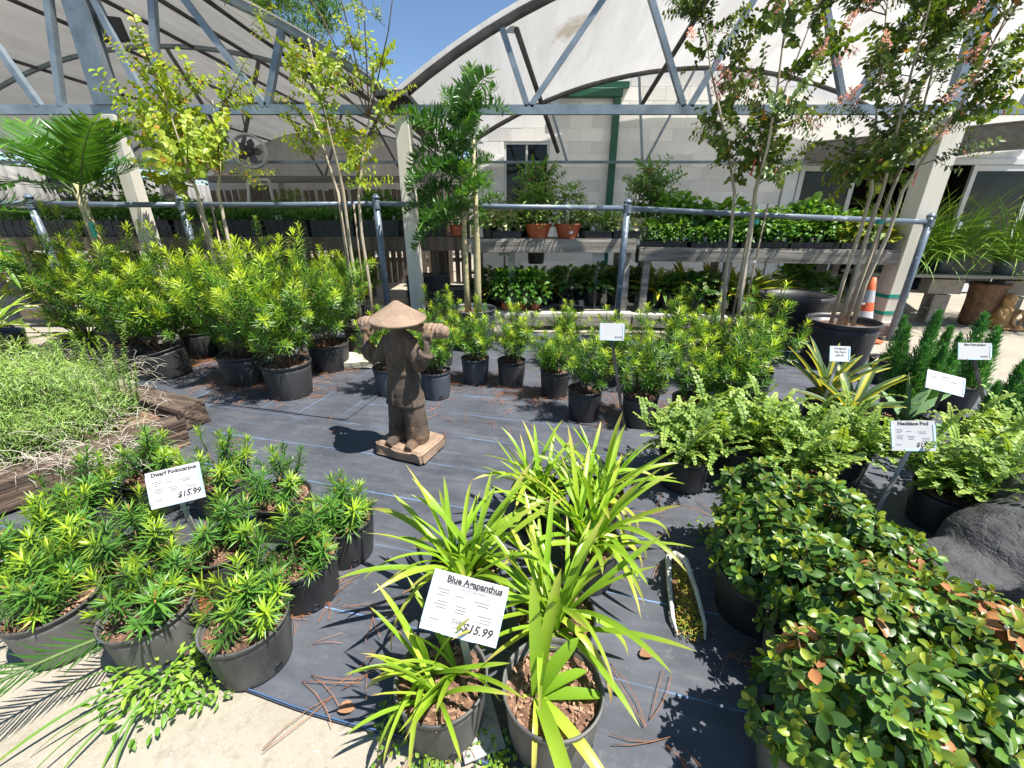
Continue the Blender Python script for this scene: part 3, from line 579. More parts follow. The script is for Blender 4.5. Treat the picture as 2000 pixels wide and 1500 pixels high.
RO = [rosette(c) for c in (0, 0.03, 0, 0.04, 0, 0, 0, 0)]; ROC = [rosette(0.6), rosette(0.35)]
def pinnate(L, n, ll, lw, bend, prof, young, matn, name, up=0.5, nseg=3, plume=0, stem='greenstem', droop=0.3):
    mb = MB(); pts = []; d = Vector((0, 0, 1)); p = Vector((0, 0, 0)); frames = []
    K = 14; rot = Matrix.Rotation(bend / K, 3, 'Y')
    for i in range(K + 1):
        pts.append(p.copy()); frames.append(d.copy()); p = p + d * (L / K); d = rot @ d
    mb.tube(pts, [0.006 * L / 0.5 * (1 - 0.8 * i / K) + 0.001 for i in range(K + 1)], 4, mi=1)
    for i in range(n):
        s = 0.16 + 0.84 * i / (n - 1); k = min(K - 1, int(s * K)); f = s * K - k; pos = pts[k].lerp(pts[k + 1], f); dd = frames[k]
        side = Vector((0, 1, 0)); nn = dd.cross(side).normalized() * -1  # points to -x side: upper face
        sc = math.sin(PI * (0.12 + 0.8 * s)) ** 0.6
        for sg in (-1, 1):
            ld = (side * sg + dd * (up + 0.6 * s) - nn * U(-plume, plume) + nn * 0.15).normalized()
            tt = tintc(0.3 + young * (0.3 + 0.7 * s) + U(-0.15, 0.15))
            mb.leaf(pos, ld, nn, ll * sc * U(0.85, 1.1), lw * U(0.85, 1.1), prof, U(0, droop * 2), 0.12, nseg, (tt, tt))
    mb.leaf(pts[-1], frames[-1], (-1, 0, 0.1), ll * 0.8, lw, prof, 0.2, 0.1, nseg, (0.8, 0.9))
    return mb.mesh(name, [matn, stem])
NK = [pinnate(U(0.15, 0.2), 8, 0.027, 0.02, b, 'oval', y, 'neck', 'frond', 0.15, 3, 0.3) for b, y in ((0.5, 0.5), (0.9, 0.3), (1.3, 0.15), (1.0, 0.6))]
PF = [pinnate(U(0.95, 1.1), 30, 0.34, 0.032, b, 'lance', y, 'palm', 'frond', 0.55, 4, 0.15) for b, y in ((0.9, 0.25), (1.4, 0.1), (0.5, 0.35))]
FT = [pinnate(U(0.6, 0.8), 36, 0.19, 0.022, b, 'lance', y, 'palm', 'frond', 0.3, 4, 1.6, droop=1.1) for b, y in ((0.8, 0.15), (1.3, 0.05), (0.5, 0.35), (1.7, 0.1))]
SEED = pinnate(0.62, 34, 0.13, 0.007, 0.55, 'lance', 0.25, 'palm', 'frond', 0.8, 3, 0.1)
def twig_branch(L, n, ll, lw, matn, young, dryp, name='branch', curve=0.35, sub=3):
    mb = MB(); a0 = U(0, 2 * PI)
    def axis(o, d, l, r):
        pts = []; p = o.copy(); dd = d.copy(); ref = Vector((math.cos(a0), math.sin(a0), 0)) * curve
        for i in range(6): pts.append(p.copy()); p = p + dd * (l / 5); dd = (dd + ref * 0.12 + Vector((0, 0, 0.06))).normalized()
        mb.tube(pts, [r * (1 - 0.75 * i / 5) for i in range(6)], 4, mi=1); return pts, dd
    def leaves(pts, m_, s0):
        for i in range(m_):
            s = s0 + (1 - s0) * i / max(1, m_ - 1); k = min(4, int(s * 5)); pos = pts[k].lerp(pts[k + 1], s * 5 - k); dd = (pts[k + 1] - pts[k]).normalized()
            sd = dd.orthogonal().normalized(); sd = Matrix.Rotation((i % 2) * PI + U(-0.7, 0.7) + a0, 3, dd) @ sd
            d = (sd + dd * U(0.2, 0.8)).normalized(); tt = tintc(0.25 + young * s + U(-0.2, 0.25))
            mb.leaf(pos, d, Vector((0, 0, 1)) + dd * 0.2 + Vector((U(-.3, .3), U(-.3, .3), 0)), ll * U(0.7, 1.1), lw * U(0.85, 1.1), 'oval', U(0.1, 0.7), 0.18, 3, (tt, tt), (0, 0) if rnd() > dryp else (0.5, 1))
    pts, dd = axis(Vector((0, 0, 0)), Vector((0, 0, 1)), L, 0.006); leaves(pts, n, 0.2)
    for j in range(sub):
        s = 0.25 + 0.5 * j / max(1, sub); k = int(s * 5); o2 = pts[k]; d2 = (sph(U(0, 2 * PI), U(0.3, 0.8))).normalized()
        p2, _ = axis(o2, d2, L * U(0.3, 0.5), 0.003); leaves(p2, n // 3, 0.15)
    return mb.mesh(name, [matn, 'twig'])
CR = [twig_branch(U(0.5, 0.75), 36, 0.066, 0.04, 'crepe', 0.35, 0.02) for _ in range(6)]
CRY = [twig_branch(U(0.45, 0.65), 26, 0.056, 0.034, 'crepe_y', 0.5, 0.05) for _ in range(6)]
FIC = [twig_branch(U(0.3, 0.45), 20, 0.055, 0.022, 'herb', 0.5, 0.02, curve=0.9) for _ in range(4)]
def panicle():
    mb = MB(); mb.tube([(0, 0, 0), (0, 0, 0.16)], [0.002, 0.001], 4, mi=1)
    for i in range(70):
        z = U(0.02, 0.17); r = 0.05 * (1 - z / 0.2); p = Vector((U(-r, r), U(-r, r), z)); d = sph(U(0, 6.3), U(-0.2, 1))
        q = (0, 0) if rnd() > 0.35 else (0.8, 1); mb.leaf(p, d, sph(U(0, 6.3), U(0, 1.5)), U(0.012, 0.022), U(0.01, 0.018), 'oval', U(-1, 1), 0.4, 2, (rnd(), rnd()), q)
    return mb.mesh('flower_cluster', ['pink', 'twig'])
PAN = [panicle() for _ in range(3)]
def clump(kind, n, h, r, ll, lw, matn, young=0.5, prof='oval', name='foliage', droop=0.5, dryp=0.0, stripe=False):
    mb = MB()
    for k in range(max(4, n // 14)):
        a = U(0, 6.3); q = r * 0.7 * math.sqrt(rnd()); mb.tube([(q * 0.4 * math.cos(a), q * 0.4 * math.sin(a), 0), (q * math.cos(a), q * math.sin(a), h * U(0.5, 0.9))], [0.003, 0.0015], 3, mi=1)
    for i in range(n):
        s = rnd() ** 0.6; a = U(0, 6.3); rr = r * math.sqrt(rnd()) * (0.45 + 0.75 * math.sin(PI * min(1, s * 0.8 + 0.15)))
        pos = Vector((rr * math.cos(a), rr * math.sin(a), h * s * (1 - 0.25 * (rr / r) ** 2))); d = sph(a + U(-1, 1), U(-0.3, 0.9))
        tt = tintc(0.15 + young * s + U(-0.2, 0.2)); dr = (0, 0)
        if dryp and rnd() < dryp: dr = (U(0.5, 1), U(0.5, 1))
        mb.leaf(pos, d, Vector((0, 0, 1)) + sph(U(0, 6.3), 0) * 0.4, ll * U(0.7, 1.15), lw * U(0.8, 1.15), prof, U(0, droop * 2), 0.18, 3, (tt, tt), dr)
    return mb.mesh(name, [matn, 'greenstem'])
def tuft(n, L, W, matn, young=0.5, lo=0.6, hi=1.4, bend=1.2, name='foliage', r=0.05, prof='strap', dryp=0.0):
    mb = MB()
    for i in range(n):
        a = U(0, 6.3); d = sph(a, U(lo, hi)); tt = tintc(0.2 + young * rnd()); dr = (0, U(0.3, 1)) if rnd() < dryp else (0, 0)
        mb.leaf((r * rnd() * math.cos(a), r * rnd() * math.sin(a), 0), d, Vector((0, 0, 1)) - d * d.z + Vector((1e-3, 0, 0)), L * U(0.6, 1.1), W * U(0.8, 1.2), prof, bend * U(0.3, 1.2), 0.2, 6, (tt, tintc(tt + 0.15)), dr, 0.6)
    return mb.mesh(name, matn)
def spire(h, r, n):
    mb = MB(); mb.tube([(0, 0, 0), (0, 0, h * 0.9)], [0.006, 0.001], 4, mi=1)
    for i in range(n):
        s = rnd() ** 1.25; a = U(0, 6.3); rr = r * (1 - s) ** 0.75 * (0.35 + 0.65 * rnd()) * (0.75 + 0.35 * noise.noise(Vector((a, s * 6, r * 40))))
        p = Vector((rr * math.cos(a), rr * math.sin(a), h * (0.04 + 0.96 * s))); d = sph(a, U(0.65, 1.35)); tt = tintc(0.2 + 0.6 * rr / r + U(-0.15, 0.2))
        mb.leaf(p, d, -Vector((math.cos(a), math.sin(a), 0)) + Vector((0, 0, 0.5)), U(0.022, 0.045), U(0.006, 0.011), 'lance', U(-0.5, 0.3), 0.3, 2, (tt, tintc(tt + 0.2)))
    return mb.mesh('spire', ['juniper', 'twig'])

# ------------------------------------------------------------------ pots
_pot = {}
def pot_meshes(r, h, matn, ribs=True):
    k = (round(r, 3), round(h, 3), matn)
    if k not in _pot:
        rb = (lambda a, z: 1 + (0.022 * max(0, math.sin(a * 14)) ** 3 if 0.02 < z < h * 0.82 else 0)) if ribs else None
        body = MB().lathe([(0.0, 0.006), (r * 0.8, 0.004), (r * 0.83, 0.0), (r * 0.845, 0.012), (r * 0.9, h * 0.4), (r * 0.95, h * 0.8), (r * 0.962, h * 0.9), (r * 0.93, h * 0.9), (r * 0.9, h * 0.55), (r * 0.86, h * 0.5)], 56, fn=rb).mesh('pot', matn)
        rim = MB().lathe([(r * 0.955, h * 0.895), (r * 0.985, h * 0.9), (r * 0.99, h * 0.945), (r * 1.0, h * 0.95), (r * 1.012, h * 0.985), (r * 1.0, h), (r * 0.965, h), (r * 0.945, h * 0.93), (r * 0.94, h * 0.9)], 48).mesh('rim', matn)
        mb = MB(); K = 20
        vs = [(0, 0, h * 0.83)]; fs = []
        for j in range(1, 5):
            for i in range(K):
                a = 2 * PI * i / K; q = r * 0.935 * j / 4; vs.append((q * math.cos(a), q * math.sin(a), h * 0.83 + U(-0.008, 0.008)))
        for i in range(K): fs.append((0, 1 + i, 1 + (i + 1) % K))
        for j in range(3):
            for i in range(K): a = 1 + j * K; i2 = (i + 1) % K; fs.append((a + i, a + K + i, a + K + i2, a + i2))
        mb.add(vs, fs)
        for i in range(330):
            a = U(0, 6.3); q = r * 0.9 * math.sqrt(rnd()); s = U(0.003, 0.008)
            mb.box((q * math.cos(a), q * math.sin(a), h * 0.83 + U(0, 0.01)), (s * U(1.2, 3.4), s, s * 0.45), U(0, 6), 1, U(-0.6, 0.6), U(-0.6, 0.6))
        soil = mb.mesh('soil', ['soil', 'chip'], False)
        _pot[k] = (body, rim, soil)
    return _pot[k]
HOLE = MB().lathe([(0.0, 0.003), (0.0115, 0.0032), (0.012, 0.0045), (0.0135, 0.005), (0.0145, 0.003), (0.014, -0.002)], 14).mesh('drain_hole', 'tray')
def pot(t, r=0.13, h=0.25, matn='pot', lean=None, holes=False):
    b, rm, sl = pot_meshes(r, h, matn); rz = Matrix.Rotation(U(0, 6.3), 4, 'Z')
    mt = (lean or Matrix.Identity(4)) @ rz
    p_ = link('pot', b, t, mt); link('rim', rm, p_); link('soil', sl, t, mt)
    if holes:
        for k in range(4):
            a = k * PI / 2 + 0.4; link('drain_hole', HOLE, p_, Matrix.Translation((r * 0.852 * math.cos(a), r * 0.852 * math.sin(a), 0.03)) @ Matrix.Rotation(a, 4, 'Z') @ Matrix.Rotation(R_(90), 4, 'Y'))
    return h * 0.82

def podo_plant(name, label, loc, group, r, h, matn, stems, H, spread, per, shoots, lean=(0, 0), sc=1.0, holes=False, potlean=None, cat='potted shrub', tint=None):
    t = thing(name, label, cat, loc, 0, group); z0 = pot(t, r, h, matn, potlean, holes)
    mb = MB(); place = []
    for k in range(stems):
        a = k * 2.399 + U(-0.3, 0.3); q = math.sqrt((k + 0.3) / stems); tilt = spread * q
        d = (Vector((math.cos(a) * math.sin(tilt), math.sin(a) * math.sin(tilt), math.cos(tilt))) + Vector((*lean, 0))).normalized()
        L = H * U(0.72, 1.05) * (1.0 - 0.25 * q); p = Vector((math.cos(a) * r * 0.35 * q, math.sin(a) * r * 0.35 * q, z0)); pts = [p.copy()]; dd = d.copy()
        for i in range(5): p = p + dd * (L / 5); pts.append(p.copy()); dd = (dd + Vector((U(-.12, .12), U(-.12, .12), 0.1))).normalized()
        mb.tube(pts, [0.007 - 0.001 * i for i in range(6)], 5)
        place.append((pts[-1], dd, 1.0, 0))
        for j in range(per):
            s = 0.22 + 0.74 * (j + 0.5) / per; kk = min(4, int(s * 5)); pos = pts[kk].lerp(pts[kk + 1], s * 5 - kk)
            az = j * 2.399 + k; out = sph(az, U(0.1, 0.75)); od = (out + d * 0.55).normalized()
            place.append((pos, od, U(0.7, 1.05), 1 if s < 0.55 else 0))
    mb.build('stem', 'twig', t)
    old = U(0.1, 0.5)
    for pos, d, s, low in place:
        if rnd() < 0.06: continue
        n = len(shoots); i = random.randrange(n // 2, n) if (low or rnd() < old) else random.randrange(0, (n + 1) // 2)
        link('shoot', shoots[i], t, orient(pos, d, s * sc * U(0.88, 1.1)))
    return t

# ================================================================== PLANTS IN THE YARD
BIGG = 'large podocarpus shrubs at the back left'
for px, py, H, r, h, lab, kw in (
    (320, 678, 0.72, 0.2, 0.27, 'large podocarpus shrub in a tilted black pot left of the open aisle', dict(potlean=Matrix.Rotation(R_(-9), 4, 'Y') @ Matrix.Rotation(R_(4), 4, 'X'))),
    (472, 690, 0.72, 0.2, 0.27, 'large podocarpus shrub in a shaded pot just left of the front one of its row', {}),
    (558, 706, 0.74, 0.19, 0.29, 'large podocarpus shrub nearest the camera in the back left row, pot fully in view', dict(holes=True)),
    (640, 668, 0.8, 0.19, 0.27, 'large podocarpus shrub at the right end of the back left row near the pale slab', {}),
    (388, 645, 0.85, 0.18, 0.27, 'large podocarpus shrub behind and right of the tilted pot', {}),
    (255, 668, 0.8, 0.19, 0.27, 'large podocarpus shrub left of the tilted pot', {}),
    (530, 640, 0.85, 0.19, 0.27, 'large podocarpus shrub behind the front pots of the back left row', {}),
    (165, 655, 0.85, 0.19, 0.27, 'leftmost large podocarpus shrub, yellow tipped, behind the arching grassy plant', {}),
    (690, 600, 0.55, 0.17, 0.3, 'large podocarpus shrub half hidden beside the white centre post', {})):
    p = at_z(px, py, h); p.z = 0
    podo_plant('large_podocarpus', lab, p, BIGG, r, h, 'pot', random.choice((10, 11, 12)), H * U(1.05, 1.3), U(0.58, 0.74), 9, SH_L + SH_S, (U(-.12, .12), U(-.12, .12)), sc=U(1.0, 1.2), **kw)
MIDG = 'young podocarpus in small pots across the middle'
for px, py, H, mt, lean, lab in (
    (757, 715, 0.42, 'potblue', (0, 0), 'young podocarpus behind the left side of the peasant statue'),
    (850, 722, 0.45, 'potblue', (0, 0), 'young podocarpus in ribbed slate pot behind the statue elbow'),
    (928, 697, 0.42, 'potblue', (0, 0), 'young podocarpus in slate pot, second to the right of the statue'),
    (999, 702, 0.42, 'pot', (0, 0), 'young podocarpus in plain black pot alone before the lower bench shelf'),
    (1085, 720, 0.42, 'pot', (-0.1, -0.25), 'yellow tipped young podocarpus leaning forward over the ground cloth'),
    (1143, 758, 0.4, 'pot', (0, 0), 'young podocarpus left of the white price card in the front of its row'),
    (1252, 768, 0.46, 'pot', (0, 0), 'young podocarpus right below the white price card'),
    (1350, 775, 0.46, 'pot', (0, 0), 'young podocarpus third from the left along the right front row'),
    (1432, 778, 0.46, 'pot', (0.1, 0), 'young podocarpus at the right end of the front row'),
    (1195, 700, 0.46, 'pot', (0, 0), 'young podocarpus behind the price card stake'),
    (1285, 712, 0.5, 'pot', (0, 0), 'tall young podocarpus in the second row below the blue pipe post'),
    (1385, 705, 0.48, 'pot', (0, 0), 'young podocarpus in the second row before the left pink tree'),
    (1478, 722, 0.55, 'pot', (0.1, 0), 'tallest young podocarpus at the right end beside the big black tub'),
    (1105, 668, 0.38, 'pot', (0, 0), 'young podocarpus hidden behind the leaning one'),
    (1330, 668, 0.42, 'pot', (0, 0), 'young podocarpus in the rear row right of the pipe post'),
    (860, 668, 0.55, 'pot', (-0.05, 0), 'taller young podocarpus rising behind the statue hat')):
    p = at_z(px, py, 0.235); p.z = 0
    podo_plant('young_podocarpus', lab, p, MIDG, 0.125, 0.235, mt, random.choice((6, 7, 8)), H * U(0.85, 1.15), U(0.45, 0.68), 7, SH_M, (lean[0] + U(-.12, .12), lean[1] + U(-.1, .1)), U(0.85, 1.08), holes=py > 710)
DWG = 'dwarf podocarpus pots at the front left'
for px, py, H, mt, lean, lab in (
    (97, 1170, 0.17, 'potfaded', (-0.3, 0), 'dwarf podocarpus in faded pot at the left front corner on the concrete'),
    (287, 1185, 0.2, 'potfaded', (-0.1, 0), 'dwarf podocarpus in faded pot behind the leafy weed clump'),
    (477, 1205, 0.16, 'potfaded', (0, 0), 'dwarf podocarpus nearest the camera with bare soil showing in its pot'),
    (588, 1085, 0.18, 'pot', (0, 0), 'dwarf podocarpus in black pot second from the right end'),
    (667, 1010, 0.17, 'pot', (0, 0), 'dwarf podocarpus at the right end of the front left group'),
    (548, 965, 0.24, 'pot', (0, 0), 'dwarf podocarpus in the rear row right of the printed card'),
    (432, 1060, 0.2, 'pot', (0, 0), 'dwarf podocarpus just below the right corner of the printed card'),
    (258, 1075, 0.26, 'pot', (0, 0), 'tall dwarf podocarpus just below the left corner of the printed card'),
    (105, 1060, 0.2, 'pot', (0, 0), 'dwarf podocarpus in the second row at the left'),
    (432, 930, 0.3, 'pot', (0, 0), 'dwarf podocarpus with upright shoots behind the right of the printed card'),
    (295, 925, 0.27, 'pot', (0, 0), 'dwarf podocarpus with upright shoots beside the timber end'),
    (165, 975, 0.22, 'pot', (0, 0), 'dwarf podocarpus against the timber edging at the left'),
    (10, 1110, 0.2, 'pot', (0, 0), 'dwarf podocarpus cut by the left edge of the picture')):
    p = at_z(px, py, 0.195); p.z = 0
    podo_plant('dwarf_podocarpus', lab, p, DWG, 0.13, 0.195, mt, 7, H * 0.62, 1.0, 2, SH_D, lean, 0.88, holes=py > 1000, cat='potted shrub')

# agapanthus
AGG = 'blue agapanthus pots at the front centre'
def agap(label, p, n, Ls, mt='pot', crowns=3, skip=None):
    t = thing('agapanthus', label, 'potted plant', (p.x, p.y, 0), 0, AGG); z0 = pot(t, 0.13, 0.2, mt, holes=True)
    for i in range(n):
        c = i % crowns; ca = c * 2.1 + 0.5; q = 0.045 if crowns > 1 else 0
        az = ca + (i // crowns) * 2.399 + U(-0.3, 0.3) ; s = (i // crowns) / max(1, n // crowns - 1)
        el = R_(46 + 40 * (1 - s) + U(-16, 10)); k = random.randrange(len(AG) - (0 if s > 0.6 else 3))
        if skip and math.cos(az - skip) > 0.35: az += PI * 0.8
        m_ = Matrix.Translation((q * math.cos(ca), q * math.sin(ca), z0)) @ Matrix.Rotation(az, 4, 'Z') @ Matrix.Rotation(PI / 2 - el, 4, 'Y') @ Matrix.Scale(Ls * U(0.75, 1.08), 4)
        link('leaf', AG[k], t, m_)
    return t
for px, py, n, Ls, mt, lab in ((862, 1318, 30, 0.78, 'potfaded', 'yellowing agapanthus in grey pot under the large price card'),
                               (905, 1110, 36, 1.0, 'pot', 'agapanthus behind the large price card, leaves arching left'),
                               (1085, 1195, 36, 0.95, 'pot', 'agapanthus directly behind the sparse front pot'),
                               (1150, 1050, 40, 1.05, 'pot', 'widest agapanthus, leaves spreading right over the ground cloth'),
                               (1052, 955, 34, 0.85, 'pot', 'agapanthus at the rear left of its group'),
                               (1165, 960, 38, 0.95, 'pot', 'agapanthus at the rear right with tall upright leaves')):
    agap(lab, at_z(px, py, 0.2), n + 8, Ls * (0.82 if px == 862 else 0.95), mt, skip=R_(60) if px == 862 else None)
# the sparse one in front
p = at_z(1080, 1335, 0.215); t = thing('agapanthus', 'sparse agapanthus with few broad leaves and bare bark soil nearest the camera', 'potted plant', (p.x, p.y, 0), 0, AGG)
z0 = pot(t, 0.138, 0.215, 'potfaded', holes=True); cr = Vector((-0.045, -0.01, z0))
for az, el, L, W, b, dr, t0, t1 in ((100, 84, 0.36, 0.036, 0.2, 0.15, 0.35, 0.65), (60, 78, 0.37, 0.034, 0.25, 0.3, 0.5, 0.85), (30, 62, 0.2, 0.04, 0.5, 0, 0.3, 0.4), (10, 45, 0.16, 0.035, 0.6, 0, 0.3, 0.4),
                                    (-4, 18, 0.19, 0.036, 0.35, 0, 0.25, 0.35), (-75, 35, 0.36, 0.038, 1.0, 0.2, 0.5, 0.75), (-50, 22, 0.3, 0.032, 0.9, 1.0, 0.7, 1.0), (-95, 55, 0.22, 0.014, 2.4, 1.0, 1, 1), (180, 10, 0.1, 0.01, 0.6, 1.0, 1, 1)):
    link('leaf', strap(L, W, b, dr, t0, t1, U(-.3, .3), 0.2, 12), t, Matrix.Translation(cr) @ Matrix.Rotation(R_(az), 4, 'Z') @ Matrix.Rotation(PI / 2 - R_(el), 4, 'Y'))

# indian hawthorn
HAG = 'indian hawthorn shrubs at the front right'
def hawthorn(label, p, n, rx, rz, mt='pot', copper=0.0, r=0.15, h=0.2):
    t = thing('indian_hawthorn', label, 'potted shrub', (p.x, p.y, 0), 0, HAG); z0 = pot(t, r, h, mt)
    mb = MB(); cc = Vector((0, 0, z0 + rz * 0.25))
    for i in range(n):
        q = (i + 0.5) / n; el = math.asin(1 - q * 1.3); az = i * 2.399 + U(-0.2, 0.2)
        rr = U(0.82, 1.12) if i % 4 else U(0.5, 0.75); d = sph(az, el); pos = cc + Vector((d.x * rx * rr, d.y * rx * rr, d.z * rz * rr + 0.04))
        pos.z = max(pos.z, z0 + 0.02)
        if i % 2 == 0: mb.tube([Vector((0, 0, z0)), cc.lerp(pos, 0.5) - Vector((0, 0, 0.03)), pos], [0.005, 0.003, 0.002], 4)
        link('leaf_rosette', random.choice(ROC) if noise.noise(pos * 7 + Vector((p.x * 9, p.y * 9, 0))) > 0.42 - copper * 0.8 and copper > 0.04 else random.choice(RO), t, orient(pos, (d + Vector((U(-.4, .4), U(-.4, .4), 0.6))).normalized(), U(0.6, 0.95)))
    mb.build('stem', 'twig', t)
for px, py, n, rx, rz, mt, cop, lab in (
    (1478, 1105, 75, 0.2, 0.26, 'pot', 0, 'indian hawthorn in the shaded pot beside the slit in the ground cloth'),
    (1575, 1225, 80, 0.21, 0.25, 'potfaded', 0.1, 'indian hawthorn whose grey pot rim shows at the left of its group'),
    (1590, 1432, 95, 0.2, 0.24, 'potfaded', 0.05, 'indian hawthorn nearest the camera at the bottom right'),
    (1462, 1015, 55, 0.17, 0.24, 'pot', 0, 'indian hawthorn at the rear left below the pea-leaved shrubs'),
    (1590, 1055, 70, 0.2, 0.25, 'pot', 0.05, 'indian hawthorn in the rear row, second from its left'),
    (1700, 1092, 55, 0.18, 0.2, 'pot', 0.1, 'indian hawthorn in the rear row touching the dark stone'),
    (1720, 1235, 75, 0.22, 0.25, 'pot', 0.35, 'indian hawthorn with copper leaves in the middle of its group'),
    (1890, 1275, 75, 0.21, 0.24, 'pot', 0.6, 'copper leaved indian hawthorn below the dark stone'),
    (1780, 1420, 80, 0.2, 0.24, 'pot', 0.15, 'indian hawthorn in the front row, second from the left'),
    (1960, 1440, 75, 0.22, 0.26, 'pot', 0.25, 'indian hawthorn cut by the bottom right corner')):
    hawthorn(lab, at_z(px + (30 if py > 1150 and px < 1700 else 10), py + 8, 0.2), int(n * 1.15), rx * 0.84, rz * U(0.62, 1.0), mt, cop)

# necklace pod shrubs
NKG = 'necklace pod shrubs at the right'
def necklace(label, p, stems, H, spread=0.8):
    t = thing('necklace_pod', label, 'potted shrub', (p.x, p.y, 0), 0, NKG); z0 = pot(t, 0.14, 0.2)
    mb = MB()
    for k in range(stems):
        a = k * 2.399; tilt = spread * math.sqrt((k + 0.3) / stems); d = Vector((math.cos(a) * math.sin(tilt), math.sin(a) * math.sin(tilt), math.cos(tilt)))
        pts = [Vector((0, 0, z0))]; dd = d.copy(); L = H * U(0.8, 1.1)
        for i in range(5): pts.append(pts[-1] + dd * L / 5); dd = (dd + Vector((U(-.1, .1), U(-.1, .1), -0.06))).normalized()
        mb.tube(pts, [0.005, 0.0045, 0.004, 0.003, 0.002, 0.001], 4)
        for j in range(11):
            s = 0.12 + 0.88 * (j + 0.5) / 11; kk = min(4, int(s * 5)); pos = pts[kk].lerp(pts[kk + 1], s * 5 - kk)
            link('frond', random.choice(NK), t, Matrix.Translation(pos) @ Matrix.Rotation(j * 2.399 + k, 4, 'Z') @ Matrix.Rotation(U(0.35, 1.2) if j < 10 else 0.2, 4, 'Y') @ Matrix.Scale(U(0.85, 1.15), 4))
    mb.build('stem', 'greenstem', t)
for px, py, st, H, lab in ((1340, 882, 8, 0.26, 'necklace pod shrub at the left end of its group, fronds hanging'), (1450, 862, 8, 0.28, 'necklace pod shrub in the middle of its back row'),
                           (1550, 905, 8, 0.27, 'necklace pod shrub before the striped yellow agave'), (1640, 880, 7, 0.25, 'necklace pod shrub left of its printed card'),
                           (1860, 955, 8, 0.28, 'necklace pod shrub right of its printed card'), (1980, 945, 8, 0.28, 'necklace pod shrub at the right picture edge'),
                           (1940, 880, 6, 0.22, 'necklace pod shrub behind the others at the far right')):
    necklace(lab, at_z(px, py, 0.2), st + 4, H * 1.1, 1.05)

# variegated false agaves, agave, junipers
for px, py, n, L, lab in ((1612, 768, 17, 0.46, 'yellow and green striped false agave with upright leaves behind the small card'), (1662, 800, 14, 0.46, 'yellow and green striped false agave leaning right')):
    p = at_z(px, py, 0.2); t = thing('striped_agave', lab, 'potted plant', (p.x, p.y, 0), 0, 'striped false agaves'); z0 = pot(t, 0.12, 0.2)
    for i in range(n):
        az = i * 2.399; el = 1.45 - 0.75 * (i / n) if px < 1640 else 1.25 - 0.9 * (i / n)
        mb = MB().leaf((0, 0, 0), (0.02, 0, 1), (-1, 0, 0), L * U(0.75, 1.05), 0.062, 'lance', U(0.1, 0.6), 0.3, 8, (0.4, 0.6), twist=U(-.4, .4)); me = mb.mesh('leaf', 'yucca')
        link('leaf', me, t, Matrix.Translation((0, 0, z0)) @ Matrix.Rotation(az if px < 1640 else az * 0.35 - 1.0, 4, 'Z') @ Matrix.Rotation(PI / 2 - el, 4, 'Y'))
p = at_z(1765, 815, 0.22); t = thing('agave', 'green toothed agave with three upright leaves beside the tilted card', 'potted plant', (p.x, p.y, 0)); z0 = pot(t, 0.15, 0.22)
for az, el, L, b in ((150, 84, 0.33, 0.05), (20, 58, 0.34, 0.1), (5, 42, 0.36, 0.15), (190, 25, 0.3, 1.6), (-30, 12, 0.28, 0.3), (230, 40, 0.22, 1.2), (100, 50, 0.28, 0.4)):
    mb = MB().leaf((0, 0, 0), (0.02, 0, 1), (-1, 0, 0), L, 0.065, 'agave', b, 0.35, 9, (0.3, 0.6), (0, 0.25), 0.8)
    for k in range(12):
        q = mb.v[3 * (k % 10) + (0 if k % 2 else 2)]; mb.add([Vector(q) + Vector((0, 0, -0.003)), Vector(q) + Vector((0, 0, 0.004)), Vector(q) + Vector((-0.006, 0.006 if k % 2 == 0 else -0.006, 0.001))], [(0, 1, 2)], (0.2, 0.8, 0, 0))
    o = mb.build('leaf', 'agave', t); o.modifiers.new('s', 'SOLIDIFY').thickness = 0.006
    o.matrix_basis = Matrix.Translation((0, 0, z0)) @ Matrix.Rotation(R_(az), 4, 'Z') @ Matrix.Rotation(PI / 2 - R_(el), 4, 'Y')
SPI = [spire(0.62, 0.13, 1900), spire(0.5, 0.115, 1500), spire(0.4, 0.1, 1100)]
for px, py, sp, lab in ((1775, 765, ((0, 0, 0, 1.0), (0.1, 0.03, 1, 1.0), (-0.1, 0.02, 1, 1.0), (0.02, -0.1, 2, 1.0), (-0.06, -0.08, 2, 1.0), (0.17, 0, 2, 1.0)), 'tall juniper with pointed spires behind the green agave'),
                        (1870, 745, ((0, 0, 1, 1.1), (0.11, 0.03, 1, 0.9), (-0.1, -0.02, 2, 1), (0.03, -0.09, 2, 1.1)), 'juniper behind the upright white card'),
                        (1940, 835, ((0, 0, 2, 1.1), (0.1, 0.02, 2, 1.2), (0.08, -0.09, 2, 0.9), (-0.07, 0, 2, 0.8)), 'small juniper in black pot beside the bright concrete'),
                        (1740, 700, ((0, 0, 2, 1.0), (0.08, 0.05, 2, 0.8)), 'juniper beside the foot of the white post')):
    p = at_z(px, py, 0.22); t = thing('juniper', lab, 'potted conifer', (p.x, p.y, 0), 0, 'junipers by the white post'); z0 = pot(t, 0.15, 0.22)
    for x, y, k, s in sp: link('spire', SPI[k], t, Matrix.Translation((x, y, z0)) @ Matrix.Rotation(x * 1.1, 4, 'Y') @ Matrix.Rotation(U(0, 6), 4, 'Z') @ Matrix.Scale(s, 4))

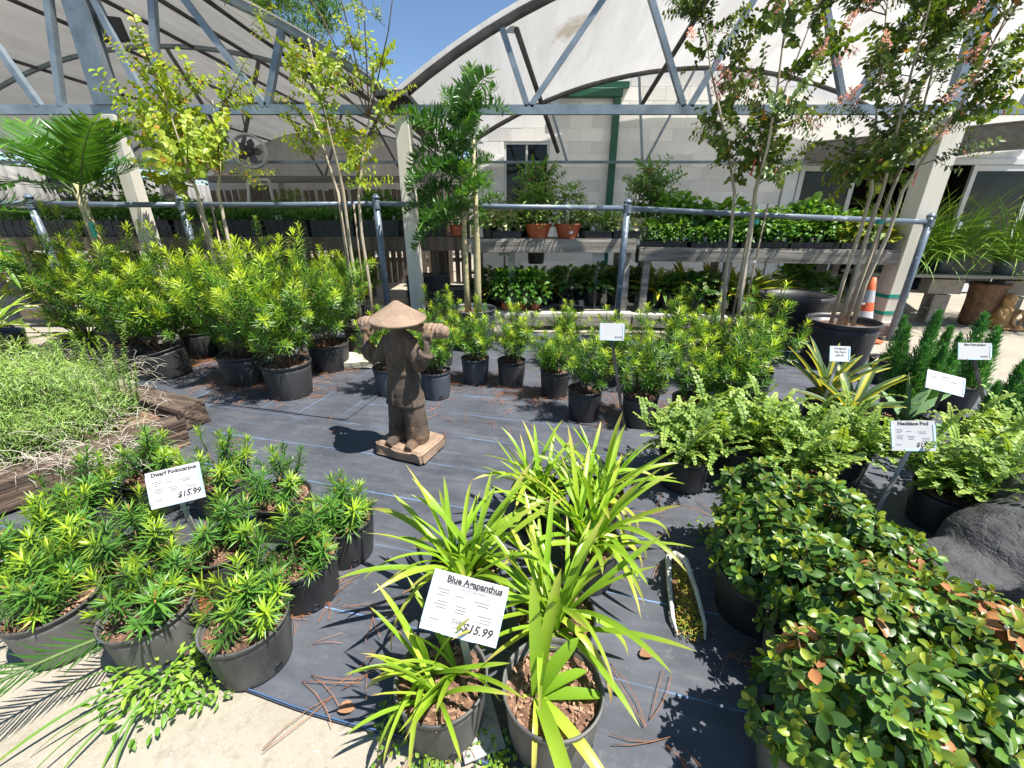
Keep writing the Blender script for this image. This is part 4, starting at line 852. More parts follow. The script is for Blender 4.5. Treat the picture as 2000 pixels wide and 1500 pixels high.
# grassy plants at the far left
for px, py, n, Ls, lab in ((-10, 640, 34, 1.25, 'dark green arching strap plant at the left picture edge'), (175, 668, 40, 1.15, 'yellow green arching grassy plant before the back left shrubs')):
    p = at_z(px, py, 0.22); t = thing('strap_leaf_plant', lab, 'potted plant', (p.x, p.y, 0), 0, 'strap leaved plants at the left'); z0 = pot(t, 0.15, 0.22)
    for i in range(n):
        m_ = Matrix.Translation((0, 0, z0)) @ Matrix.Rotation(i * 2.399, 4, 'Z') @ Matrix.Rotation(U(0.15, 0.95), 4, 'Y') @ Matrix.Diagonal((Ls * 1.1, 0.62, Ls * U(0.8, 1.2), 1))
        link('leaf', AG[random.choice((1, 2, 3, 5, 4))], t, m_)

# ------------------------------------------------------------------ trees in tubs
def crepe(label, p, fork, top, spread, nbr, meshes, potr, poth, trunks, flowers, group, lean=(0, 0), tall=()):
    t = thing('crepe_myrtle', label, 'tree', (p.x, p.y, 0), 0, group); z0 = pot(t, potr, poth, 'pot')
    tips = []
    for k in range(trunks):
        a = k * 2 * PI / trunks + 0.6; b = Vector((0.09 * math.cos(a), 0.09 * math.sin(a), z0)); f_ = Vector((0.11 * math.cos(a) + lean[0], 0.11 * math.sin(a) + lean[1], fork))
        pts = [b, b.lerp(f_, 0.35) + Vector((U(-.02, .02), U(-.02, .02), 0)), b.lerp(f_, 0.7) + Vector((U(-.02, .02), U(-.02, .02), 0)), f_]
        d = (f_ - b).normalized() + Vector((math.cos(a), math.sin(a), 0)) * 0.25; q = f_.copy(); pts2 = [f_.copy()]
        for i in range(5): q = q + d.normalized() * ((top - fork) * 0.17); d = d + Vector((U(-.12, .12), U(-.12, .12), 0.1)); pts2.append(q.copy())
        MB().tube(pts + pts2[1:], [0.019, 0.017, 0.016, 0.014, 0.011, 0.009, 0.007, 0.005, 0.003], 8).build('trunk', 'bark_pale', t)
        tips.append(pts2)
    for k in range(2):
        MB().tube([(0.05 - 0.1 * k, -0.06, z0), (0.07 - 0.13 * k, -0.05, fork - 0.1)], 0.008, 6).build('stake', 'bark', t)
    for i in range(nbr):
        pl = tips[i % trunks]; k = random.randrange(0, 5); pos = pl[k].lerp(pl[k + 1], rnd()); s = (pos.z - fork) / (top - fork)
        d = sph(i * 2.399 + U(-.3, .3), R_(U(4, 45) + 25 * s)); m_ = random.choice(meshes)
        sc = spread * U(0.75, 1.2) * (1.0 - 0.2 * s)
        link('branch', m_, t, orient(pos, d, sc, U(0, 6.3)))
        if flowers and i % 2 == 0 and s > 0.08:
            e = pos + d * sc * 0.62 + Vector((0, 0, 0.06)); link('flower_cluster', random.choice(PAN), t, orient(e, (d + Vector((0, 0, 0.6))).normalized(), U(0.7, 1.2)))
    for (dx, dy, zt, n) in tall:      # long bare whips above the crown
        pts = [tips[0][3], tips[0][3].lerp(Vector((dx, dy, zt)), 0.5) + Vector((0.05, 0, 0.05)), Vector((dx, dy, zt))]
        MB().tube(pts, [0.007, 0.005, 0.002], 5).build('whip', 'twig', t)
        for i in range(n):
            s = 0.35 + 0.65 * i / max(1, n - 1); link('branch', random.choice(meshes), t, orient(pts[0].lerp(pts[2], s), sph(U(0, 6.3), U(0.3, 1.0)), U(0.35, 0.6)))
    return t
CG = 'crepe myrtle trees in tubs'
pr1 = Vector((2.2, 4.1, 0)); t1 = crepe('crepe myrtle with dark leaves and pink flowers before the block wall', pr1, 1.6, 3.6, 0.85, 60, CR, 0.26, 0.36, 3, 26, CG, (-0.1, 0))
pr2 = Vector((3.24, 4.05, 0)); t2 = crepe('crepe myrtle with pink flowers in big tub beside the white post at right', pr2, 1.6, 3.6, 0.92, 74, CR, 0.31, 0.46, 4, 34, CG, (0.05, 0))
pl1 = Vector((-2.87, 4.3, 0)); crepe('yellow green crepe myrtle spreading before the left roof post', pl1, 1.6, 2.5, 1.15, 36, CRY, 0.24, 0.36, 3, 0, CG, (0, 0))
pl2 = Vector((-1.56, 4.35, 0)); crepe('lanky yellow green crepe myrtle with bare grey branches left of the centre post', pl2, 1.6, 2.9, 0.9, 34, CRY, 0.22, 0.36, 3, 0, CG, (0.0, 0), ((-0.35, -0.2, 3.5, 5), (0.35, -0.2, 3.5, 6), (0.7, -0.1, 3.35, 4), (0.05, -0.3, 3.6, 5), (-0.8, 0, 3.0, 5)))
for par, pts in ((t1, ((0.13, -0.1, 1.72, 'yellowtape'), (-0.16, -0.12, 1.78, 'redtape'))), (t2, ((0.16, -0.12, 1.7, 'redtape'),))):
    for x, y, z, mt in pts: MB().box((x, y, z), (0.018, 0.004, 0.13), rz=0.5, ry=0.15).build('ribbon_tag', mt, par, smooth=False)
for par, x in ((t1, 0.0), (t2, 0.05)):
    MB().lathe([(0.03, 0), (0.03, 0.04)], 10, c=(x, -0.03, 1.33)).build('tie_tape', 'tape', par, smooth=False)
    for z in (0.62, 1.0): MB().lathe([(0.026, 0), (0.026, 0.015)], 10, c=(x + 0.04, -0.05, z)).build('wire_tie', 'alu', par, smooth=False)
# fishtail palm
t = thing('clumping_palm', 'two stemmed clumping palm with dense dark leaflets right of the centre post', 'palm tree', (-0.45, 4.66, 0)); z0 = pot(t, 0.27, 0.45, 'potblue')
for k, (x, y, top, r) in enumerate(((-0.04, 0.0, 2.05, 0.032), (0.07, -0.03, 2.1, 0.036))):
    MB().tube([(x, y, z0), (x * 1.1, y, z0 + 0.3), (x * 1.2, y, z0 + 0.8), (x * 1.1 + 0.0, y, top)], [r * 1.25, r * 1.05, r * 0.85, r * 0.5], 10).build('stem', 'palmtrunk', t)
    for i in range(14):
        az = i * 2.399 + k * 1.3; z = top - 0.75 + 0.06 * i; el = R_(25 + 4.5 * i)
        # fronds grow along +Z bending toward +X
        link('frond', random.choice(FT), t, Matrix.Translation((x, y, z)) @ Matrix.Rotation(az, 4, 'Z') @ Matrix.Rotation(PI / 2 - el, 4, 'Y') @ Matrix.Scale(U(0.8, 1.1) * (0.5 if math.cos(az) > 0.2 else 0.68), 4))
for az, el, z in ((165, 35, 1.95), (150, 60, 2.1), (190, 48, 2.0), (30, 75, 2.1), (100, 70, 2.05), (200, 25, 1.8), (175, 58, 1.85), (210, 40, 1.7), (155, 20, 1.65), (20, 68, 2.05), (170, 15, 1.5), (200, 8, 1.35), (240, 12, 1.45), (-60, 25, 1.55), (60, 82, 2.15), (-40, 80, 2.15), (120, 84, 2.1)):
    link('frond', random.choice(FT), t, Matrix.Translation((-0.04, 0, z)) @ Matrix.Rotation(R_(az), 4, 'Z') @ Matrix.Rotation(PI / 2 - R_(el), 4, 'Y') @ Matrix.Scale(0.88, 4))
# young palm at the left
t = thing('young_palm', 'young feather palm with broad dark fronds at the left', 'palm tree', (-3.95, 4.2, 0)); z0 = pot(t, 0.24, 0.36)
MB().tube([(0, 0, z0), (0.02, 0, 0.9), (0.0, 0, 1.75)], [0.05, 0.045, 0.03], 10).build('stem', 'palmtrunk', t)
for i, (az, el, s) in enumerate(((10, 70, 0.85), (80, 60, 0.9), (150, 55, 0.95), (220, 60, 0.9), (290, 62, 0.85), (-30, 48, 0.9), (120, 78, 0.9), (185, 35, 0.9), (45, 40, 0.85))):
    link('frond', PF[i % 3], t, Matrix.Translation((0, 0, 1.55)) @ Matrix.Rotation(R_(az), 4, 'Z') @ Matrix.Rotation(PI / 2 - R_(el), 4, 'Y') @ Matrix.Scale(s, 4))
MB().box((0.06, -0.05, 1.28), (0.03, 0.02, 0.13)).build('tape_band', 'tape', t, smooth=False)
t = thing('young_palm', 'second feather palm cut by the left picture edge', 'palm tree', (-5.0, 3.9, 0)); z0 = pot(t, 0.24, 0.36)
MB().tube([(0, 0, z0), (0.02, 0, 0.9), (0.0, 0, 1.3)], [0.05, 0.045, 0.03], 10).build('stem', 'palmtrunk', t)
for i, (az, el, s) in enumerate(((0, 45, 0.85), (60, 60, 0.9), (150, 55, 0.95), (290, 50, 0.85), (-20, 28, 0.85))):
    link('frond', PF[i % 3], t, Matrix.Translation((0, 0, 1.15)) @ Matrix.Rotation(R_(az), 4, 'Z') @ Matrix.Rotation(PI / 2 - R_(el), 4, 'Y') @ Matrix.Scale(s, 4))

# ================================================================== PIPE RAIL
RY = 4.98
rail_pts = [(-60, 397), (60, 397), (355, 400), (735, 398), (1225, 407), (1815, 434)]
RP = [at_y(px, py, RY if px < 1700 else 4.95) for px, py in rail_pts]
t = thing('pipe_rail', 'slate blue pipe railing with worn paint running in front of the benches', 'railing', (0, RY, 0)); o_ = Vector((0, RY, 0))
for i in range(len(RP) - 1):
    MB().tube([RP[i] - o_, RP[i].lerp(RP[i + 1], 0.5) - o_ + Vector((0, 0, -0.006)), RP[i + 1] - o_], 0.028, 10).build('rail', 'pipe', t)
for q in RP[1:]:
    b = q - o_; p_ = MB().tube([(b.x, b.y, 0), (b.x, b.y, b.z + 0.07)], 0.036, 12).build('post', 'pipe', t)
    MB().lathe([(0.0, 0.1), (0.02, 0.095), (0.036, 0.075), (0.043, 0.07), (0.043, 0.05), (0.036, 0.05)], 14, c=b).build('cap', 'pipe', p_)
    MB().lathe([(0.046, -0.05), (0.046, 0.03)], 12, c=b).build('collar', 'pipe', p_)

# ================================================================== BENCHES
def bench(label, A, B, depth, ztop, legs, shelf=None, wood='oldwood'):
    """A, B: front left / front right ground points"""
    A, B = Vector(A), Vector(B); t = thing('plant_bench', label, 'bench', (A.x, A.y, 0)); d = (B - A); L = d.length; t.rotation_euler = (0, 0, math.atan2(d.y, d.x))
    bevel(MB().box((L / 2, 0.019, ztop - 0.075), (L, 0.038, 0.14)).build('front_board', wood, t, smooth=False), 0.004)
    n = int(depth / 0.12)
    for i in range(n): MB().box((L / 2 + U(-.01, .01), 0.06 + i * 0.12, ztop + 0.008), (L, 0.1, 0.025)).build('slat', wood, t, smooth=False)
    for x in legs:
        for y in (0.09, depth - 0.08): bevel(MB().box((x, y, (ztop - 0.02) / 2), (0.085, 0.085, ztop - 0.02)).build('leg', wood, t, smooth=False), 0.004)
    if shelf:
        zs, y0, y1 = shelf
        for i in range(int((y1 - y0) / 0.15)): MB().box((L / 2, y0 + 0.07 + i * 0.15, zs), (L + 0.04, 0.135, 0.03)).build('shelf_board', 'bark_pale' if i else 'whitepost', t, smooth=False)
        bevel(MB().box((L / 2, y0 + 0.0, zs - 0.085), (L, 0.03, 0.13)).build('shelf_front', wood, t, smooth=False), 0.004)
    return t
YB = 5.55
zA = at_y(1000, 470, YB).z
xl, xm, xr = at_y(945, 475, YB).x, at_y(1243, 478, YB).x, at_y(1735, 520, YB).x
bench('weathered bench with terracotta pots and herb trays before the window', (xl - 0.2, YB, 0), (xm, YB, 0), 0.7, zA, (0.1, 0.55, (xm - xl) + 0.12), (0.2, -0.1, 0.65))
bench('weathered bench carrying herb trays before the shop doors at right', (xm + 0.04, YB - 0.02, 0), (4.65, 5.05, 0), 0.7, zA - 0.1, (0.12, 1.1, 2.6), (0.18, -0.05, 0.65))
bench('long dark bench of stacked black trays at the left', (-6.6, YB + 0.05, 0), (xl - 0.25, YB + 0.05, 0), 0.75, zA + 0.02, (0.3, 1.2, 2.3, 3.4, 4.5, 5.6), (0.25, 0.0, 0.7), 'darkwood')
bench('second dark bench further back under the left tunnel', (-6.0, 7.3, 0), (-0.9, 7.3, 0), 0.75, zA, (0.3, 1.9, 3.4, 4.8), None, 'darkwood')

# ------------------------------------------------------------------ bench goods
def tray_mesh(L, W, H, cells=0):
    mb = MB(); th = 0.006
    mb.box((0, 0, th / 2), (L, W, th))
    for s_ in (-1, 1):
        mb.box((0, s_ * (W / 2), H / 2), (L, th, H)); mb.box((s_ * (L / 2), 0, H / 2), (th, W - th, H))
        mb.box((0, s_ * (W / 2 + 0.008), H), (L + 0.03, 0.018, 0.007)); mb.box((s_ * (L / 2 + 0.008), 0, H), (0.018, W - 0.004, 0.006))
    for k in range(5): mb.box((-L / 2 + L * (k + 0.5) / 5, -W / 2 - 0.005, H / 2), (0.014, 0.008, H * 0.9))
    mb.box((0, 0, H * 0.75), (L - 0.01, W - 0.01, 0.01)); return mb.mesh('tray', 'tray', False)
TR = tray_mesh(0.53, 0.27, 0.07); TRS = tray_mesh(0.36, 0.3, 0.085)
CL = {
 'parsley': [clump(0, 150, 0.17, 0.1, 0.03, 0.02, 'herb', 0.7) for _ in range(2)],
 'basil': [clump(0, 110, 0.24, 0.12, 0.06, 0.036, 'herb', 0.6) for _ in range(2)],
 'broad': [clump(0, 70, 0.2, 0.13, 0.09, 0.06, 'herb', 0.7) for _ in range(2)],
 'lettuce': [clump(0, 60, 0.17, 0.12, 0.08, 0.055, 'yellow', 0.3) for _ in range(1)] + [clump(0, 60, 0.17, 0.12, 0.08, 0.055, 'herb_p', 0.3)],
 'varieg': [clump(0, 90, 0.24, 0.15, 0.07, 0.05, 'variegated', 0.6, dryp=0.55) for _ in range(2)],
 'sage': [clump(0, 170, 0.3, 0.15, 0.055, 0.014, 'herb_p', 0.1, 'lance'), clump(0, 150, 0.34, 0.13, 0.05, 0.02, 'herb', 0.6)],
 'yellow': [tuft(46, 0.34, 0.03, 'yellow', 0.9, 0.5, 1.4, 1.3, prof='lance'), tuft(46, 0.32, 0.035, 'yellow', 0.7, 0.4, 1.4, 1.4, prof='lance')],
 'ginger': [tuft(40, 0.42, 0.05, 'yellow', 0.6, 0.5, 1.45, 1.3, prof='lance'), tuft(40, 0.42, 0.05, 'variegated', 0.6, 0.5, 1.4, 1.4, prof='lance', dryp=0.6)],
 'hosta': [clump(0, 90, 0.26, 0.17, 0.09, 0.05, 'herb', 0.25), clump(0, 90, 0.26, 0.17, 0.09, 0.045, 'herb_p', 0.0)],
 'low': [clump(0, 130, 0.13, 0.13, 0.04, 0.024, 'herb', 0.6), clump(0, 130, 0.12, 0.13, 0.03, 0.02, 'herb', 0.3)],
 'chive': [tuft(70, 0.3, 0.006, 'grass', 0.6, 1.0, 1.5, 0.6)],
}
TAG = MB().box((0, 0, 0.03), (0.025, 0.002, 0.09)).mesh('plant_tag', 'card', False)
def herb_tray(label, p, kind, n, mesh=None, rz=0, group='herb trays on the benches', tags=2, sc=1.0, stack=1, dx=0.0):
    t = thing('herb_tray', label, 'herb tray', p, rz, group); me = mesh or TR; L = 0.53 if me is TR else 0.36; H = 0.07 if me is TR else 0.085
    for k in range(stack): link('tray', me, t, Matrix.Translation((U(-.008, .008) * k, U(-.008, .008) * k, k * H * 0.92)))
    zt = (stack - 1) * H * 0.92 + H * 0.7
    for i in range(n):
        x = -L / 2 + L * (i + 0.5) / n
        for y in (-0.06, 0.07) if me is TR else (0.0,):
            link('seedling', random.choice(CL[kind]), t, Matrix.Translation((x, y, zt)) @ Matrix.Rotation(U(0, 6), 4, 'Z') @ Matrix.Diagonal((sc, sc, sc * U(0.85, 1.6), 1)))
    for i in range(tags): link('plant_tag', TAG, t, Matrix.Translation((U(-L / 2 + .03, L / 2 - .03), -0.115, zt)) @ Matrix.Rotation(U(-.5, .5), 4, 'Z') @ Matrix.Rotation(U(-.3, .3), 4, 'X'))
    return t
def bench_pt(px, Y, z): 
    py = 470; q = at_y(px, py, Y); return Vector((q.x, Y, z))
ZB = zA + 0.022
for px, kd, n, me, sc, lab in ((990, 'varieg', 3, TRS, 0.9, 'black tray of cream variegated plants left of the terracotta pots'), (1165, 'parsley', 3, TRS, 0.8, 'black tray of feathery parsley with white tags right of the terracotta pots'),
                               (1216, 'varieg', 3, TRS, 0.8, 'black tray of variegated plants behind the blue pipe post')):
    herb_tray(lab, bench_pt(px, YB + 0.2, ZB), kd, n, me, sc=sc)
def bench2_pt(f, y=0.2, z=None):
    A = Vector((xm + 0.04, YB - 0.02, 0)); B = Vector((4.65, 5.05, 0)); p = A.lerp(B, f); return Vector((p.x + 0.03, p.y + y, zA - 0.1 + 0.022))
rz2 = math.atan2(5.05 - YB + 0.02, 4.65 - xm - 0.04)
for f, kd, n, lab in ((0.1, 'parsley', 4, 'black tray of curly parsley at the left end of the right bench'), (0.29, 'low', 4, 'tray of low green herbs, second along the right bench'), (0.48, 'basil', 4, 'tray of dark bushy herbs behind the trunks of the left pink tree'),
                      (0.66, 'basil', 4, 'tray of bright leafy basil between the two pink trees'), (0.84, 'lettuce', 4, 'tray of yellow green lettuce behind the right pink tree')):
    herb_tray(lab, bench2_pt(f), kd, n, TR, rz2, tags=4, sc=1.2 if kd != 'basil' else 1.1)
for f, kd, lab in ((0.2, 'basil', 'rear tray of leafy herbs on the right bench'), (0.4, 'broad', 'rear tray of broad leaved seedlings on the right bench'), (0.75, 'broad', 'rear tray of large leaved vegetables by the shop door')):
    herb_tray(lab, bench2_pt(f, 0.5), kd, 3, TR, rz2, tags=0, sc=1.6)
for px, kd, y, sc, lab in ((962, 'sage', 0.5, 1.3, 'grey green herb at the left rear of the window bench'), (1020, 'broad', 0.52, 1.3, 'broad leaved herb behind the left terracotta pot'), (1140, 'varieg', 0.5, 1.2, 'variegated plant behind the parsley tray'), (1190, 'chive', 0.48, 1.2, 'chive clump behind the trays by the pipe post'), (955, 'varieg', 0.15, 1.2, 'variegated plant trailing from the left end of the window bench')):
    q = bench_pt(px, YB + y, ZB); t = thing('bench_plant', lab, 'potted plant', q, 0, 'potted plants on the window bench'); z0 = pot(t, 0.08, 0.12)
    for k in range(2): link('foliage', CL[kd][k % len(CL[kd])], t, Matrix.Translation((0.03 * k, 0, z0)) @ Matrix.Rotation(2 * k, 4, 'Z') @ Matrix.Scale(sc, 4))
# terracotta bowls
for k, px in enumerate((1050, 1108)):
    p = bench_pt(px, YB + 0.17, ZB); t = thing('terracotta_pot', ('left terracotta pot of grey green herbs on the bench', 'right terracotta pot with white price sticker on the bench')[k], 'potted plant', p, 0, 'terracotta pots on the bench')
    o = MB().lathe([(0.0, 0.004), (0.115, 0.0), (0.12, 0.01), (0.155, 0.12), (0.175, 0.155), (0.18, 0.175), (0.16, 0.175), (0.13, 0.13), (0.0, 0.13)], 36).build('pot', 'terra', t)
    for q in range(3): link('foliage', CL['sage'][q % 2], t, Matrix.Translation((0.05 * math.cos(q * 2.1), 0.05 * math.sin(q * 2.1), 0.12)) @ Matrix.Scale(1.35 + 0.2 * q, 4))
    if k: MB().box((0.02, -0.146, 0.075), (0.05, 0.003, 0.035), rx=R_(-15)).build('price_sticker', 'card', t, smooth=False)
# weeping figs
for px, Y, h, lab in ((1048, 6.3, 1.75, 'weeping fig tree behind the terracotta pots below the window'), (1262, 6.4, 1.8, 'weeping fig tree with pale leaves before the block wall')):
    q = at_y(px, 450, Y); t = thing('weeping_fig', lab, 'potted tree', (q.x, Y, zA - 0.35), 0, 'weeping figs behind the bench'); pot(t, 0.13, 0.24)
    MB().tube([(0, 0, 0.2), (0.02, 0, 0.6), (0, 0, 1.1)], [0.012, 0.01, 0.005], 6).build('trunk', 'bark', t)
    for i in range(34):
        z = 0.5 + 0.6 * i / 34; link('branch', FIC[i % 4], t, orient((0, 0, z), sph(i * 2.399, U(0.0, 0.9)), U(1.05, 1.45)))
# left bench: stacked trays, herbs
kinds = ['low', 'parsley', 'low', 'basil', 'low', 'parsley', 'low', 'low', 'basil', 'low']
labs = ['leftmost stack of black trays topped with low herbs', 'stack of black trays with parsley under the young palm', 'stack of black trays right of the young palm', 'stack of black trays with leafy herbs left of the left post',
        'stack of black trays right behind the left post', 'stack of black trays with parsley behind the spreading tree', 'stack of black trays behind the stakes of the spreading tree', 'stack of black trays in the middle of the left bench',
        'stack of black trays with leafy herbs behind the lanky tree', 'stack of black trays just left of the centre post']
for i in range(10):
    herb_tray(labs[i], Vector((-6.3 + 0.575 * i, YB + 0.24, zA + 0.042)), kinds[i], 4, TR, 0, 'stacked herb trays on the left bench', 2, 0.95, 3)
labs2 = ['rear bench herb tray below the left post', 'rear bench herb tray before the pale easel', 'rear bench herb tray before the dark pickets', 'rear bench herb tray before the brown easel', 'rear bench herb tray left of the centre post', 'rear bench herb tray at its right end']
for i in range(6): herb_tray(labs2[i], Vector((-5.4 + 0.8 * i, 7.6, zA + 0.022)), ('basil', 'broad', 'sage', 'parsley', 'basil', 'chive')[i], 4, TR, 0, 'herb trays on the rear bench', 0, 1.3)
for px, lab in ((860, 'leafy potted herb with orange tag right of the centre post'), (893, 'leafy potted herb at the end of the left bench')):
    p = bench_pt(px, YB + 0.2, zA + 0.045); t = thing('potted_herb', lab, 'potted plant', p, 0, 'small potted herbs'); pot(t, 0.09, 0.14, 'terra'); link('foliage', CL['basil'][0], t, Matrix.Translation((0, 0, 0.11)) @ Matrix.Scale(1.2, 4))
# lower shelf
ZS = 0.217
for px, lab in ((988, 'left pot of lush basil on the lower shelf'), (1018, 'middle pot of lush basil on the lower shelf'), (1046, 'right pot of lush basil on the lower shelf')):
    q = at_y(px, 560, YB + 0.12); t = thing('potted_basil', lab, 'potted plant', (q.x, YB + 0.12, ZS), 0, 'basil pots on the lower shelf'); pot(t, 0.065, 0.1, 'terra')
    for k in range(2): link('foliage', CL['basil'][k], t, Matrix.Translation((0, 0, 0.08)) @ Matrix.Diagonal((1.5, 1.5, 1.9, 1)))
q = at_y(1116, 575, YB + 0.1); t = thing('cell_tray_stack', 'stack of upturned black cell trays on the lower shelf', 'tray stack', (q.x, YB + 0.1, ZS), -0.2)
for k in range(3):
    mb = MB().box((0, 0, 0.012 + k * 0.035), (0.36, 0.26, 0.008))
    for i in range(3):
        for j in range(2): mb.lathe([(0.055, 0), (0.04, 0.055), (0.0, 0.056)], 4, c=(-0.115 + 0.115 * i, -0.06 + 0.12 * j, 0.016 + k * 0.035))
    mb.build('cell_tray', 'tray', t, smooth=False)
for px, kd, Y, sc, lab in ((975, 'yellow', 6.0, 1.0, 'yellow croton under the bench left of the basil'), (1062, 'yellow', 6.05, 1.0, 'yellow croton under the bench right of the basil'), (1105, 'hosta', 6.05, 1.1, 'dark hosta left of the white card under the bench'),
                           (1160, 'hosta', 6.0, 1.15, 'dark hosta below the white card under the bench'), (1205, 'hosta', 6.05, 1.1, 'dark hosta beside the blue pipe post'), (1285, 'ginger', 5.95, 1.1, 'striped yellow ginger right of the pipe post'),
                           (1345, 'ginger', 5.9, 1.1, 'striped yellow ginger in the middle under the right bench'), (1400, 'ginger', 5.85, 1.05, 'striped yellow ginger left of the pink tree trunks'), (1500, 'ginger', 5.7, 0.9, 'striped yellow ginger right of the pink tree trunks'), (1550, 'basil', 5.8, 1.5, 'leafy rose bush under the right bench')):
    q = at_y(px, 545, Y); t = thing('shelf_plant', lab, 'potted plant', (q.x, Y, ZS), 0, 'plants under the right benches'); z0 = pot(t, 0.13, 0.2)
    for k in range(2): link('foliage', CL[kd][k], t, Matrix.Translation((0.03 * k, 0, z0)) @ Matrix.Rotation(k, 4, 'Z') @ Matrix.Scale(sc * 1.25, 4))
for px, kd, Y, lab in ((1245, 'hosta', 6.2, 'dark leafy plant between the bench ends under the benches'), (1315, 'basil', 5.75, 'leafy plant in front of the striped gingers'), (1370, 'hosta', 5.6, 'dark leafy plant between the two left gingers'), (1450, 'ginger', 5.6, 'striped ginger directly behind the pink tree trunks'), (1600, 'hosta', 5.5, 'dark leafy plant behind the right tree tub'), (950, 'hosta', 6.1, 'dark leafy plant behind the palm stems under the bench'), (1085, 'basil', 6.25, 'leafy plant behind the upturned cell trays'), (1135, 'varieg', 6.3, 'pale variegated plant under the middle of the window bench')):
    q = at_y(px, 545, Y); t = thing('shelf_plant', lab, 'potted plant', (q.x, Y, ZS), 0, 'plants under the right benches'); z0 = pot(t, 0.12, 0.18)
    for k in range(2): link('foliage', CL[kd][k], t, Matrix.Translation((0.03 * k, 0, z0)) @ Matrix.Rotation(k, 4, 'Z') @ Matrix.Scale(1.35, 4))
def tray_stack(label, p, n, rz=0, L=0.5, W=0.36):
    t = thing('tray_stack', label, 'tray stack', p, rz, 'stacks of empty trays')
    me = tray_mesh(L, W, 0.07)
    for k in range(n): link('tray', me, t, Matrix.Translation((U(-.006, .006), U(-.006, .006), k * 0.032)) @ Matrix.Rotation(U(-.015, .015), 4, 'Z'))
q = at_y(838, 560, 5.75); tray_stack('tall stack of empty black trays under the bench beside the centre post', (q.x, 5.75, ZS), 13)
q = at_y(900, 570, 5.85); tray_stack('lower stack of empty black trays behind the palm stems', (q.x, 5.85, ZS), 7)
for px, lab in ((60, 'yellow leaved bush under the left bench at the picture edge'), (130, 'yellow leaved bush seen between the left bench legs'), (250, 'yellow leaved bush behind the leftmost podocarpus')):
    q = at_y(px, 520, 6.9); t = thing('croton_bush', lab, 'bush', (q.x, 6.9, 0), 0, 'yellow bushes behind the left bench'); pot(t, 0.2, 0.3)
    for k in range(4): link('foliage', CL['lettuce'][0] if k % 2 else CL['yellow'][0], t, Matrix.Translation((0.12 * math.cos(k * 1.6), 0.12 * math.sin(k * 1.6), 0.2 + 0.12 * k)) @ Matrix.Rotation(k, 4, 'Z') @ Matrix.Scale(1.9, 4))

# ------------------------------------------------------------------ right side: lemongrass shelf, blocks, gnome, cone, tubs
gA, gB = Vector((4.75, 5.9, 0)), Vector((8.2, 5.3, 0)); d = gB - gA
t = thing('block_shelf', 'dark plank shelf on concrete blocks holding lemongrass at right', 'shelf', gA, math.atan2(d.y, d.x)); L = d.length
for i in range(3): MB().box((L / 2, i * 0.18, 0.66), (L, 0.165, 0.04)).build('plank', 'ply', t, smooth=False)
def cmu_mesh():
    mb = MB()
    for x in (-0.18, 0, 0.18): mb.box((x, 0, 0.095), (0.035, 0.12, 0.189))
    for s_ in (-1, 1): mb.box((0, s_ * 0.08, 0.095), (0.395, 0.04, 0.19))
    return mb.mesh('concrete_block', 'cmu', False)
CM = cmu_mesh()
for x in (0.35, 1.15, 2.0, 2.9):
    for k in range(2): link('concrete_block', CM, t, Matrix.Translation((x, 0.1, 0.2 + 0.42 * k - 0.2 * 0)) @ Matrix.Rotation(R_(90), 4, 'X') @ Matrix.Rotation(R_(90), 4, 'Z') if False else Matrix.Translation((x, 0.18, 0.2 + 0.0 + 0.4 * k)) @ Matrix.Rotation(R_(90), 4, 'Y') @ Matrix.Translation((0, 0, -0.095)) if k == 0 else Matrix.Translation((x, 0.18, 0.41)))
LG = [tuft(260, 0.75, 0.009, 'grass', 0.6, 0.6, 1.5, 1.5, r=0.12) for _ in range(2)]
for k, (f, y) in enumerate(((0.12, 0.15), (0.32, 0.2), (0.52, 0.15), (0.75, 0.2), (0.22, 0.4))):
    p = gA.lerp(gB, f) + Vector((0, y, 0.68)); t = thing('lemongrass', ('lemongrass clump next to the white post', 'lemongrass clump second from the white post', 'lemongrass clump before the right shop door', 'lemongrass clump at the right picture edge', 'lemongrass clump behind the first ones')[k], 'potted grass', p, 0, 'lemongrass clumps on the block shelf')
    z0 = pot(t, 0.13, 0.2, 'potblue'); link('foliage', LG[k % 2], t, Matrix.Translation((0, 0, z0)) @ Matrix.Rotation(k * 1.3, 4, 'Z') @ Matrix.Scale(1.4, 4))
# gnome figure pushing a wheel
p = at_z(1958, 640, 0); t = thing('garden_figure', 'small ochre garden figure leaning on a spoked wheel at right', 'garden ornament', p, R_(-10))
mb = MB().lathe([(0.0, 0.02), (0.1, 0.03), (0.11, 0.12), (0.09, 0.22), (0.07, 0.27), (0.0, 0.3)], 20, c=(-0.06, 0, 0)); mb.lathe([(0, 0), (0.06, 0.03), (0.065, 0.08), (0.045, 0.13), (0, 0.15)], 18, c=(-0.05, 0, 0.27)); mb.lathe([(0.075, 0), (0.055, 0.03), (0.045, 0.07), (0.0, 0.08)], 16, c=(-0.05, 0, 0.38))
mb.tube([(-0.12, -0.02, 0.24), (-0.15, -0.06, 0.16), (-0.1, -0.1, 0.12)], 0.032, 8); mb.tube([(0.0, -0.03, 0.24), (0.06, -0.07, 0.24), (0.1, -0.09, 0.22)], 0.028, 8); mb.lathe([(0, 0), (0.05, 0.01), (0.05, 0.05), (0, 0.06)], 12, c=(-0.12, -0.08, 0)); mb.lathe([(0, 0), (0.05, 0.01), (0.05, 0.05), (0, 0.06)], 12, c=(-0.02, -0.08, 0))
baked('body', mb, 'ochre', t, 0.012, 3, (0.004, 18))
wh = MB(); wh.tube([(0.1 + 0.12 * math.cos(a * PI / 12), -0.12, 0.14 + 0.12 * math.sin(a * PI / 12)) for a in range(25)], 0.018, 8, cap=False)
